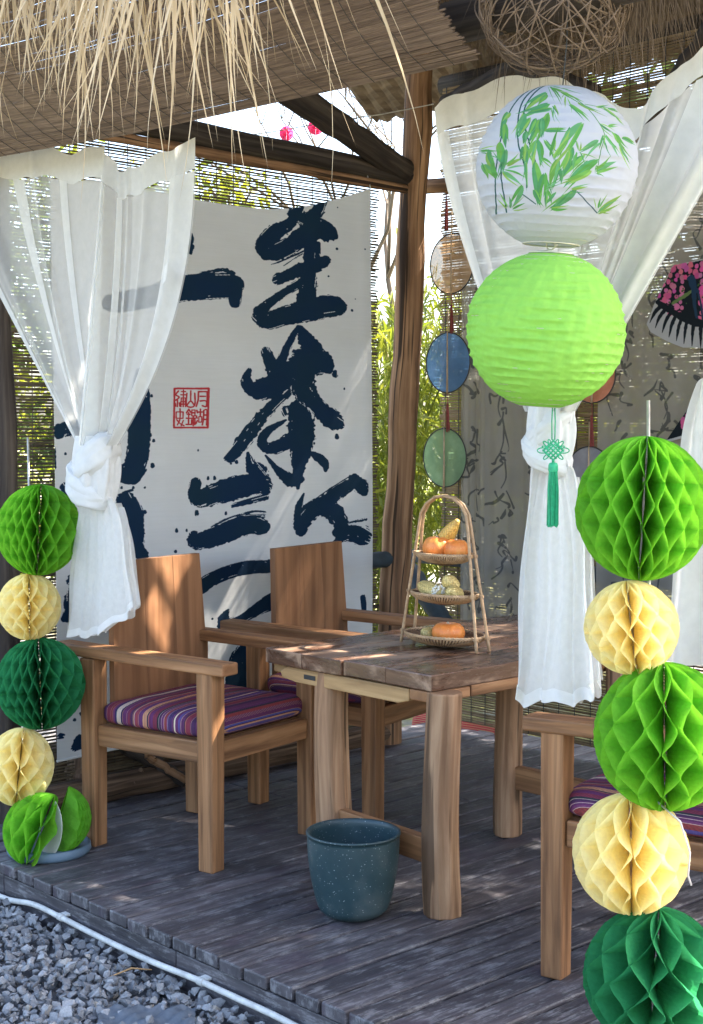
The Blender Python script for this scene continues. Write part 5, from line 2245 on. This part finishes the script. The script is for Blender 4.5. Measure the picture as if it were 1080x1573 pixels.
def silk_fan(px, py, ry, col, rimcol, label, seed, T=TW - .04, tass=True):
    s_, z_ = on_t(px, py, T)
    _, z2_ = on_t(px, py + ry, T)
    R = z_ - z2_
    e_ = empty('round_fan', D(s_, T, z_), ROT, label, 'fan', 'round silk fans on the back screen')
    t = NT('fan_silk')
    v = t.uvmap((1, 1, 1), 'Object')
    n = t.noise(v, 7, 4, .6)
    c = t.ramp(n, [(.3, tuple(q * .75 for q in col)), (.55, col), (.75, tuple(min(.9, q * 1.25 + .05) for q in col))])
    p = t.princ(c, .8, None, spec=.1)
    tr = t.n('ShaderNodeBsdfTranslucent'); t.l(c, tr.inputs[0])
    m1 = t.n('ShaderNodeMixShader'); m1.inputs[0].default_value = .45
    t.l(p, m1.inputs[1]); t.l(tr.outputs[0], m1.inputs[2])
    tp = t.n('ShaderNodeBsdfTransparent')
    m2 = t.n('ShaderNodeMixShader'); m2.inputs[0].default_value = .14
    t.l(m1.outputs[0], m2.inputs[1]); t.l(tp.outputs[0], m2.inputs[2])
    mat = t.done(m2.outputs[0])
    mb = MB()
    n_ = 48
    V = [(0, 0, 0)] + [(R * math.cos(a), 0, R * math.sin(a)) for a in np.linspace(0, 2 * math.pi, n_, endpoint=False)]
    mb.add(V, [(0, 1 + i, 1 + (i + 1) % n_) for i in range(n_)])
    mb.build('silk_disc', mat, e_)
    mb = MB()
    mb.tube([(R * math.cos(a), 0, R * math.sin(a)) for a in np.linspace(0, 2 * math.pi, 60, endpoint=False)], .003, 6, closed=True)
    mb.build('rim', M['black_wire'], e_, smooth=True)
    mb = MB()
    mb.tube([(0, -.004, R), (0, -.004, -R * .2), (0, -.004, -R)], [.003, .004, .005], 8)
    mb.tube([(0, 0, R + .0), (0, 0, R + .10)], .0035, 6)
    mb.build('handle', M['stick'], e_, smooth=True)
    if tass:
        mb = MB()
        rr_ = random.Random(seed)
        mb.tube([(0, -.002, -R), (.003, -.002, -R - .06)], .0016, 5)
        for i in range(40):
            a = rr_.uniform(0, 6.28); r = rr_.uniform(.2, 1) * .010
            mb.tube([(r * .5 * math.cos(a), -.002 + r * .4 * math.sin(a), -R - .05), (r * math.cos(a) + .004, -.002 + r * math.sin(a), -R - .17 + rr_.uniform(-.01, .01))], .0014, 4)
        mb.build('tassel', M['cord_red'], e_)
    return e_


silk_fan(694, 405, 46, (.62, .40, .22), None, 'peach coloured round fan, topmost in the row beside the post', 1)
silk_fan(688, 557, 46, (.10, .24, .48), None, 'blue and grey round fan between the peach and the green fan', 2)
silk_fan(683, 703, 45, (.26, .42, .24), None, 'pale green round fan above the basket, lowest beside the post', 3, tass=False)
silk_fan(910, 575, 44, (.66, .25, .15), None, 'coral round fan peeping out behind the lime lantern', 4)
silk_fan(905, 730, 44, (.36, .36, .42), None, 'lilac grey round fan half hidden by the top right paper ball', 5, tass=False)
# tassel left above the peach fan
s_, z_ = on_t(686, 312, TW)
mb = MB()
rr = random.Random(3)
mb.tube([D(s_, TW, z_ + .06), D(s_, TW, z_)], .0016, 5)
for i in range(40):
    a = rr.uniform(0, 6.28); r = rr.uniform(.2, 1) * .010
    mb.tube([D(s_ + r * .5 * math.cos(a), TW + r * .4 * math.sin(a), z_ + .01), D(s_ + r * math.cos(a), TW + r * math.sin(a), z_ - .12)], .0014, 4)
tag(mb.build('thread_tassel', M['cord_red']), 'dark red thread tassel above the peach fan', 'tassel')


# grey gauze with columns of cursive script
def script_image(seed, w, h, columns, cell):
    k = Ink(w, h, seed)
    r = np.random.default_rng(seed)
    for cx in columns:
        y = h - 30
        while y > 60:
            ch = r.uniform(.75, 1.35) * cell
            nst = r.integers(2, 5)
            x0, y0 = cx + r.normal(0, cell * .08), y
            for _ in range(nst):
                pts = []
                x_, y_ = x0 + r.normal(0, cell * .22), y0 - r.random() * ch * .6
                for j in range(r.integers(3, 6)):
                    pts.append((x_, y_, r.uniform(.35, 1.25) ** 1.3 * cell * .062))
                    x_ += r.normal(0, cell * .22); y_ += r.normal(-.12, .17) * ch
                k.stroke(pts, .2, r.choice([0, 0, .25]))
            if r.random() < .4:
                k.stroke([(x0, y0 - ch * .5, cell * .04), (x0 + r.normal(0, cell * .1), y0 - ch, cell * .03), (x0 + r.normal(0, cell * .1), y0 - ch * 1.35, cell * .02)], .2)
            y -= ch * 1.18
    base = np.array([.40, .38, .34])
    a = k.a[..., None] * .92
    return base * (1 - a) + np.array([.085, .09, .10]) * a


def gauze(px0, px1, top_py, bot_py, columns, seed, label):
    T = TW - .012
    pm = (px0 + px1) / 2
    s0_, _ = on_t(px0, 700, T); s1_, _ = on_t(px1, 700, T)
    zt_ = on_t(pm, top_py, T)[1]; zb_ = on_t(pm, bot_py, T)[1]
    w, h = int((s1_ - s0_) * 420), int((zt_ - zb_) * 420)
    im = image_from('script_print', srgb(script_image(seed, w, h, [c * w for c in columns], 44)))
    mat = thin('grey_script_gauze', (.4, .4, .4), .35, .50, .06, 20, img=im, imgfac=.35, bmp=.1)
    mb = MB()
    mb.grid(lambda a, b: D(s0_ + (s1_ - s0_) * a, T + .008 * math.sin(a * 11 + seed) + .004 * math.sin(a * 31), zb_ + (zt_ - zb_) * b), 40, 30)
    o = mb.build('script_hanging', mat, smooth=True)
    tag(o, label, 'hanging')


gauze(708, 752, 300, 1000, [.5], 3, 'narrow grey gauze strip of cursive script next to the round fans')
gauze(746, 872, 250, 1010, [.22, .72], 4, 'grey gauze hanging of cursive script behind the basket and right curtain')
gauze(918, 1125, 240, 990, [.2, .50, .80], 6, 'wide grey gauze hanging of cursive script behind the right paper balls')


# swallow kite
def kite():
    T = TW - .06

    def m(px, py):
        return on_t(px, py, T)
    c = m(1075, 470)
    k_ = 560.0
    n0, n1 = 640, 720
    s0_, z0_ = c[0] - .62, c[1] - .75
    wimg, himg = int(1.24 * k_), int(1.1 * k_)
    img = np.ones((himg, wimg, 3)) * np.array([.46, .46, .48])
    kk = Ink(wimg, himg, 41)

    def rp(px, py, r=1):
        s_, z_ = m(px, py)
        _, zz = m(px, py + 10)
        return ((s_ - s0_) * k_, (z_ - z0_) * k_, r * (z_ - zz) / 10 * k_)

    def fillpoly(pts, col):
        r_ = kk.poly([rp(*p)[:2] for p in pts])
        if r_:
            b = img[r_[0]]
            b[r_[1]] = col
            img[r_[0]] = b

    def dab(px, py, r, col, pts=None):
        k2 = Ink(wimg, himg, 5)
        k2.fine = kk.fine
        k2.stroke([rp(px, py, r)] if pts is None else [rp(*p) for p in pts], .3)
        a = k2.a[..., None]
        img[:] = img * (1 - a) + np.array(col) * a
    black = (.012, .018, .024)
    wing = [(1034, 410), (1078, 400), (1120, 405), (1120, 495), (1085, 500), (1060, 494), (1030, 478), (1010, 462)]
    fillpoly(wing, black)
    rr_ = random.Random(4)
    rngf = [(x_, y_) for x_ in range(1014, 1122, 8) for y_ in range(408, 494, 8)]
    for (x_, y_) in rngf:
        if y_ > 462 + (x_ - 1010) * .9 or y_ < 462 - (x_ - 1008) * 1.9 or (1050 < x_ < 1074 and 425 < y_ < 492):
            continue
        dab(x_ + rr_.uniform(-3, 3), y_ + rr_.uniform(-3, 3), rr_.uniform(3.4, 5.4), (rr_.uniform(.50, .72), rr_.uniform(.08, .20), rr_.uniform(.24, .40)))
    for _ in range(26):
        dab(1020 + rr_.uniform(0, 95), 415 + rr_.uniform(10, 72), rr_.uniform(1, 2), (.05, .12, .04))
    dab(0, 0, 0, (.14, .22, .08), [(1034, 466, 2.2), (1050, 456, 3), (1068, 444, 2)])
    dab(0, 0, 0, (.02, .05, .10), [(1062, 428, 6), (1066, 440, 6), (1068, 470, 3), (1072, 492, 2)])
    dab(0, 0, 0, (.02, .05, .10), [(1072, 445, 2), (1078, 470, 2), (1080, 492, 1.5)])
    # feather strokes along the wing's lower edge
    edge = [(1016, 470), (1022, 476), (1030, 482), (1038, 487), (1047, 491), (1056, 494), (1066, 496), (1077, 498), (1090, 499), (1103, 498)]
    for i, (x_, y_) in enumerate(edge):
        L = 26 + i * 1.6
        dx = -18 + i * 2.6
        dab(0, 0, 0, black, [(x_, y_, 3.4), (x_ + dx * .55, y_ + L * .42, 3.0), (x_ + dx * .95, y_ + L, .6)])
    dab(0, 0, 0, black, [(1010, 464, 3), (1020, 470, 5), (1060, 493, 6), (1100, 499, 5)])
    # tail
    fillpoly([(1024, 676), (1080, 596), (1118, 560), (1110, 640), (1052, 668)], black)
    for _ in range(44):
        x_ = 1050 + rr_.random() * 58
        y_ = 655 - (x_ - 1050) * .95 + rr_.uniform(-14, 8)
        dab(x_, y_, rr_.uniform(3, 5), (rr_.uniform(.50, .7), .12, .30))
    im = image_from('kite_print', srgb(np.clip(img, 0, 1)))
    mat = thin('kite_paper', (.5, .5, .5), .25, 0, .04, 20, img=im, bmp=.1)
    e_ = empty('swallow_kite', D(c[0], T, c[1]), 0, 'swallow kite printed with pink blossom and a dark bird at the right edge', 'kite')

    def piece(name, outline):
        mb = MB()
        P = [m(*p) for p in outline]
        V = [D(p[0], T, p[1]) for p in P]
        f = tuple(range(len(V)))
        mb.add(V, [f], [[((p[0] - s0_) * k_ / wimg, (p[1] - z0_) * k_ / himg) for p in P]])
        o = mb.build(name, mat)
        md = o.modifiers.new('thickness', 'SOLIDIFY'); md.thickness = .003
        under(o, e_)
    piece('wing', [(1034, 408), (1078, 398), (1124, 403), (1124, 535), (1100, 538), (1075, 534), (1050, 534), (1025, 524), (1000, 510), (994, 498), (1008, 462)])
    piece('tail', [(1022, 680), (1080, 594), (1124, 552), (1124, 640), (1052, 672)])
    mb = MB()
    mb.tube([D(*[m(1034, 408)[0], T + .006, m(1034, 408)[1]]), D(*[m(1124, 400)[0], T + .006, m(1124, 400)[1]])], .004, 6)
    mb.tube([D(m(1116, 400)[0], T + .006, m(1116, 400)[1]), D(m(1112, 640)[0], T + .006, m(1112, 640)[1])], .004, 6)
    under(mb.build('bamboo_spar', M['stick']), e_)


kite()

# red striped cloth low behind the screen
mb = MB()
sA, zA_ = on_t(640, 1092, 2.68); sB, zB_ = on_t(766, 1152, 2.68)
mb.grid(lambda a, b: D(sA + (sB - sA) * a, 2.68 + .02 * math.sin(b * math.pi) * -1 + .012 * math.sin(a * 9), zB_ - .03 + (zA_ - zB_ + .03) * b), 24, 12, lambda a, b: (a * .8, .05 + b * .22))


def mat_red():
    t = NT('red_striped_cloth')
    tc = t.n('ShaderNodeTexCoord')
    wv_ = t.n('ShaderNodeTexWave')
    wv_.bands_direction = 'Y'
    wv_.inputs['Scale'].default_value = 22
    wv_.inputs['Distortion'].default_value = 1.2
    t.l(tc.outputs['UV'], wv_.inputs[0])
    c = t.ramp(wv_.outputs['Fac'], [(.2, (.40, .03, .04)), (.5, (.50, .06, .05)), (.75, (.08, .02, .05)), (.9, (.5, .25, .1))])
    return t.done(t.princ(c, .9))


o = mb.build('folded_blanket', mat_red(), smooth=True, solid=.03)
tag(o, 'red striped cloth showing low through the back screen between the table legs', 'blanket')

# ================================================================== LOGS UNDER THE BANNER
def log(name, p0, p1, r0, r1, label, seed, cat='log', mat='log', group='logs under the banner', side=0):
    e_ = empty(name, p0, 0, label, cat, group)
    mb = MB()
    mb.tube(*knotty(p0, p1, r0, r1, 18, .008, seed), n=14)
    under(mb.build('trunk', M[mat], smooth=False), e_)
    rr_ = random.Random(seed)
    for i in range(3):
        mb = MB()
        q = rr_.uniform(.15, .85)
        c = Vector(p0).lerp(Vector(p1), q)
        d_ = Vector((rr_.gauss(0, 1), rr_.gauss(0, 1) - .4, rr_.uniform(.2, 1))).normalized()
        mb.tube([c + d_ * r0 * .7, c + d_ * (r0 * 1.25)], [r0 * .28, r0 * .2], 8)
        under(mb.build('branch_stub', M[mat]), e_)


log('wall_log', D(-.42, .35, .045), D(-.42, 2.2, .045), .052, .045, 'long dark log lying on the deck along the foot of the banner', 31)
log('wall_log', D(-.62, .45, .135), D(-.60, 1.25, .15), .065, .06, 'short sunlit log behind the armchair under the banner', 32)
log('wall_log', D(-.66, .25, .03), D(-.64, 1.55, .03), .06, .055, 'lower log lying behind the sunlit one under the banner', 33)
a_ = on_s(128, 1200, -.50)
log('log_stump', D(-.50, a_[0] - .02, -.02), D(-.49, a_[0], .20), .058, .058, 'short upright stump below the left end of the banner', 34, 'stump')
a_ = on_s(196, 1150, -.40); b_ = on_s(262, 1200, -.40)
log('broken_branch', D(-.50, a_[0] - .04, a_[1] + .05), D(-.36, b_[0] + .04, b_[1] - .0), .030, .028, 'dark branch slanting under the banner behind the armchair', 35, 'branch', 'beam')
a_ = on_s(236, 1158, -.38); b_ = on_s(272, 1194, -.38)
log('broken_branch', D(-.44, a_[0] - .06, a_[1] + .03), D(-.33, b_[0], b_[1]), .016, .014, 'pale thin broken branch under the banner, its end towards the deck', 36, 'branch', 'post')

# ================================================================== CONDUIT, NET
cond = empty('white_conduit', D(.4, -.05, -.15), 0, 'white plastic conduit running over the gravel along the deck edge', 'conduit')
path = [(-200, 1330), (-90, 1352), (0, 1377), (50, 1388), (88, 1400), (115, 1420), (150, 1438), (200, 1462), (240, 1480), (300, 1490), (340, 1512), (375, 1532), (420, 1556), (480, 1590), (560, 1636), (700, 1720)]
pts = []
for (x_, y_) in path:
    s_, z_ = on_t(x_, y_, -.026)
    pts.append(D(s_, -.026, min(-.078, z_))) if 0 <= x_ <= 480 else pts.append(D(s_, -.026, -.09))
sm = []
for i in range(len(pts) - 1):
    p0, p1, p2, p3 = pts[max(0, i - 1)], pts[i], pts[i + 1], pts[min(len(pts) - 1, i + 2)]
    for q in (0, .2, .4, .6, .8):
        sm.append(.5 * ((2 * p1) + (p2 - p0) * q + (2 * p0 - 5 * p1 + 4 * p2 - p3) * q * q + (3 * p1 - p0 - 3 * p2 + p3) * q ** 3))
mb = MB()
mb.tube(sm, .0088, 10)
under(mb.build('pipe', M['conduit'], smooth=True), cond)
for (x_, y_) in ((92, 1402), (305, 1494), (700, 1720)):
    p = D(on_t(x_, y_, -.026)[0], -.026, -.09)
    i_ = min(range(len(sm)), key=lambda j: (sm[j] - p).length)
    dr = (sm[min(i_ + 1, len(sm) - 1)] - sm[i_ - 1]).normalized()
    mb = MB()
    mb.tube([sm[i_] - dr * .013, sm[i_] + dr * .011], .0115, 12)
    up_ = Vector((0, 0, 1))
    mb.box(sm[i_] + Vector((UX * .018, UY * .018, .006)), (.03, .022, .008), Rz)
    under(mb.build('clip', M['conduit'], bevel=.002), cond)

mb = MB()


def net(a, b):
    d = ray(150 + 150 * a, 1588 - 42 * b)
    k = (-.10 - CZ) / d[2]
    return Vector((d[0] * k, d[1] * k, -.099 + .007 * math.sin(a * 13 + b * 5) * math.sin(b * 3.1) + .006 * math.sin(a * 29 - b * 17)))


mb.grid(net, 40, 12)
M['net'] = thin('blue_grey_net', (.16, .19, .23), .2, .25, .15, 60)
tag(mb.build('shade_net', M['net'], smooth=True), 'scrap of blue grey shade net lying on the gravel at the bottom edge', 'net')
# small litter on the gravel: pale splinters
lit = [(170, 1500, 30, 'pale wood splinter lying on the gravel'), (335, 1515, 14, 'short pale twig on the gravel beside the conduit')]
for (x_, y_, L, lab) in lit:
    d = ray(x_, y_); k = (-.094 - CZ) / d[2]
    p = Vector((d[0] * k, d[1] * k, -.094))
    mb = MB()
    mb.tube([p, p + Vector((L / FPX * 3.9, .03, .012)), p + Vector((2 * L / FPX * 3.9, .05, .0))], [.002, .003, .0015], 5)
    tag(mb.build('splinter', M['pale_board']), lab, 'splinter', 'splinters on the gravel')

# ================================================================== WIRE AND POMPOMS
mb = MB()
w0, w1, w2 = at_y(330, 214, 5.9), at_y(500, 188, 6.1), at_y(666, 160, 6.42)
mb.tube([w0, w0.lerp(w1, .5) - Vector((0, 0, .006)), w1, w1.lerp(w2, .5) - Vector((0, 0, .006)), w2], .0022, 5)
tag(mb.build('hanging_wire', M['conduit']), 'thin pale wire strung from the main post to the beam', 'wire')
M['pink'] = thin('pink_paper', (.80, .10, .26), .5, 0, .06, 20)
for (x_, y_, r_, lab) in ((440, 205, 11, 'small pink paper ball hanging outside, left of the pair'), (485, 195, 12, 'small pink paper ball hanging outside, nearer the diagonal brace')):
    c = at_y(x_, y_, 10.5)
    mb = honeycomb(r_ / FPX * 10.5, 16, x_, period=.8)
    e_ = empty('pink_pompom', c, 0, lab, 'pompom', 'pink paper balls outside')
    mb.build('tissue', M['pink'], e_, smooth=True)
    mb = MB()
    mb.tube([(0, 0, .05), (.01, 0, .5)], .003, 4)
    mb.build('string', M['conduit'], e_)

# ================================================================== VEGETATION BEYOND
def leaves(mb, n, fn, L, W_, droop=.5, seed=0, flat=.6):
    r = np.random.default_rng(seed)
    for i in range(n):
        p, col = fn(r)
        d = Vector((r.normal(), r.normal(), r.normal(-droop, .6))).normalized()
        sd = d.cross(Vector((r.normal(), r.normal(), r.normal()))).normalized()
        l, w = L * r.uniform(.6, 1.3), W_ * r.uniform(.7, 1.2)
        nn = d.cross(sd)
        V = [p, p + d * l * .45 + sd * w * .5 + nn * w * .12, p + d * l + Vector((0, 0, -l * .15)), p + d * l * .45 - sd * w * .5 + nn * w * .12]
        mb.add(V, [(0, 1, 2, 3)], [[(col, 0)] * 4])


def broadleaf(name, base, h, spread, n, seed, label, mat, group='trees beyond the pavilion', L=.10, W_=.045, trunk_r=.07):
    e_ = empty(name, base, 0, label, 'tree', group)
    rr_ = random.Random(seed)
    mb = MB()
    tops = []
    trunk = [Vector((0, 0, 0))]
    for k in range(1, 8):
        trunk.append(Vector((rr_.gauss(0, .05) * k * .4, rr_.gauss(0, .05) * k * .4, h * .75 * k / 7)))
    mb.tube(trunk, [trunk_r * (1 - .1 * k) for k in range(8)], 8)
    for i in range(15):
        k = rr_.randint(2, 7)
        b = trunk[k]
        d = Vector((rr_.gauss(0, 1), rr_.gauss(0, 1), rr_.uniform(.1, .9))).normalized()
        ln = spread * rr_.uniform(.5, 1.0)
        p1_ = b + d * ln * .5 + Vector((0, 0, .05)); p2_ = b + d * ln + Vector((0, 0, .12 * rr_.random()))
        mb.tube([b, p1_, p2_], [trunk_r * .35, trunk_r * .22, trunk_r * .08], 6)
        tops.append((p1_, .28 * spread)); tops.append((p2_, .36 * spread))
    mb.build('trunk', M['bark'], e_, smooth=True)
    cl = [(c, s, rr_.uniform(0, 8)) for (c, s) in tops]

    def f(r):
        c, s, col = cl[r.integers(len(cl))]
        return c + Vector((r.normal(0, s * .55), r.normal(0, s * .55), r.normal(0, s * .45))), col + r.uniform(0, .8)
    mb = MB()
    leaves(mb, n, f, L, W_, .3, seed)
    tag(mb.build('crown', mat, e_), kind='stuff')
    return e_


def bamboo(name, base, h, culms, n, seed, label, mat, rad=.35):
    e_ = empty(name, base, 0, label, 'bamboo', 'bamboo clumps beyond the pavilion')
    rr_ = random.Random(seed)
    mb = MB()
    paths = []
    for i in range(culms):
        b = Vector((rr_.gauss(0, rad * .5), rr_.gauss(0, rad * .5), 0))
        lean = Vector((rr_.gauss(0, .25), rr_.gauss(0, .25), 0))
        pts = [b + Vector((0, 0, h * q)) + lean * (h * .5 * q ** 2.4) - Vector((0, 0, h * .10 * q ** 4)) for q in np.linspace(0, 1, 12)]
        mb.tube(pts, [.013 * (1 - .75 * q) for q in np.linspace(0, 1, 12)], 6)
        paths.append(pts)
    mb.build('culm', M['leaf_yellow'], e_, smooth=True)

    def f(r):
        pts = paths[r.integers(len(paths))]
        q = r.uniform(.12, 1) * (len(pts) - 1)
        k = min(int(q), len(pts) - 2)
        p = pts[k].lerp(pts[k + 1], q - k)
        return p + Vector((r.normal(0, .17), r.normal(0, .17), r.normal(0, .10))), r.uniform(0, 9)
    mb = MB()
    leaves(mb, n, f, .15, .020, 1.0, seed)
    tag(mb.build('crown', mat, e_), kind='stuff')


def gp(px, Y):
    v = at_y(px, 660, Y)
    return Vector((v.x, v.y, -.26))


bamboo('bamboo_clump', gp(598, 8.6), 2.6, 12, 2600, 3, 'bright bamboo clump seen in the gap left of the main post', M['leaf_yellow'], .22)
bamboo('bamboo_clump', gp(700, 9.6), 2.9, 12, 2600, 5, 'bamboo clump behind the screen with the round fans', M['leaf_yellow'], .5)
bamboo('bamboo_clump', gp(540, 10.5), 2.8, 10, 2200, 6, 'bamboo clump behind the right half of the banner', M['leaf'], .4)
TR = [('garden_tree', -60, 9.5, 3.4, 1.1, 4200, 11, 'dense green tree behind the left screen edge', 'leaf'),
      ('garden_tree', 150, 11, 3.6, 1.2, 4200, 12, 'green tree behind the left curtain', 'leaf_yellow'),
      ('garden_tree', 330, 10, 3.25, 1.1, 4600, 13, 'leafy tree behind the upper middle of the banner', 'leaf'),
      ('garden_tree', 385, 13, 4.6, .8, 1500, 18, 'yellow leaved tree top just under the reed blind', 'leaf_yellow'),
      ('garden_tree', 800, 12, 2.6, 1.2, 3600, 14, 'green shrub like tree behind the basket side of the back screen', 'leaf_yellow'),
      ('garden_tree', 905, 9.5, 2.4, .9, 3400, 15, 'yellow green tree behind the right curtain', 'leaf_yellow'),
      ('garden_tree', 1010, 11, 3.2, 1.1, 3800, 16, 'tree behind the kite and gauze at right', 'leaf'),
      ('garden_tree', 1120, 9, 3.0, 1.0, 3600, 17, 'tree beyond the right edge of the back screen', 'leaf_yellow')]
for (nm, px, Y, h, sp, n, sd, lab, mt) in TR:
    broadleaf(nm, gp(px, Y), h, sp, n, sd, lab, M[mt])

broadleaf('added_shade_tree', Vector((4.4, 6.0, -.26)), 6.2, 1.9, 15000, 41, 'unseen leafy tree added right of the pavilion to keep the sun off it', M['leaf'], L=.16, W_=.09, trunk_r=.12)  # both trees are added on the sun side, out of view, to shade the interior
broadleaf('added_shade_tree', Vector((3.6, 8.6, -.26)), 5.6, 1.8, 13000, 42, 'leafy tree added beyond the back right corner to break up the sunlight', M['leaf'], L=.16, W_=.09, trunk_r=.12)
# bare twiggy tree against the sky
e_ = empty('bare_tree', gp(640, 15), 0, 'bare grey tree with fine twigs against the white sky', 'tree', 'trees beyond the pavilion')
mb = MB()
rr = random.Random(8)


def grow(p, d, L, r, depth):
    q = p + d * L * .5 + Vector((rr.gauss(0, .04), rr.gauss(0, .04), 0)) * L
    e2 = p + d * L
    mb.tube([p, q, e2], [r, r * .85, r * .7], 5 if depth > 1 else 4, caps=False)
    if depth == 0:
        return
    for _ in range(rr.choice([2, 3, 3])):
        nd = (d + Vector((rr.gauss(0, .45), rr.gauss(0, .45), rr.gauss(.05, .3)))).normalized()
        grow(e2, nd, L * rr.uniform(.6, .82), r * .58, depth - 1)


grow(Vector((0, 0, 0)), Vector((-.12, 0, 1)).normalized(), 1.9, .07, 6)
mb.build('branches', M['bark'], e_)
e_ = empty('hedge_row', gp(560, 24), 0, 'far pale green hedge across the lawn beyond the gap', 'hedge')
mb = MB()


def fh(r):
    x_ = r.uniform(-14, 14)
    return Vector((x_, r.normal(0, .8), abs(r.normal(0, .75)) * (1 + .4 * math.sin(x_ * .9)))), r.uniform(0, 9)


leaves(mb, 9000, fh, .26, .14, .2, 77)
tag(mb.build('foliage', M['leaf_yellow'], e_), kind='stuff')
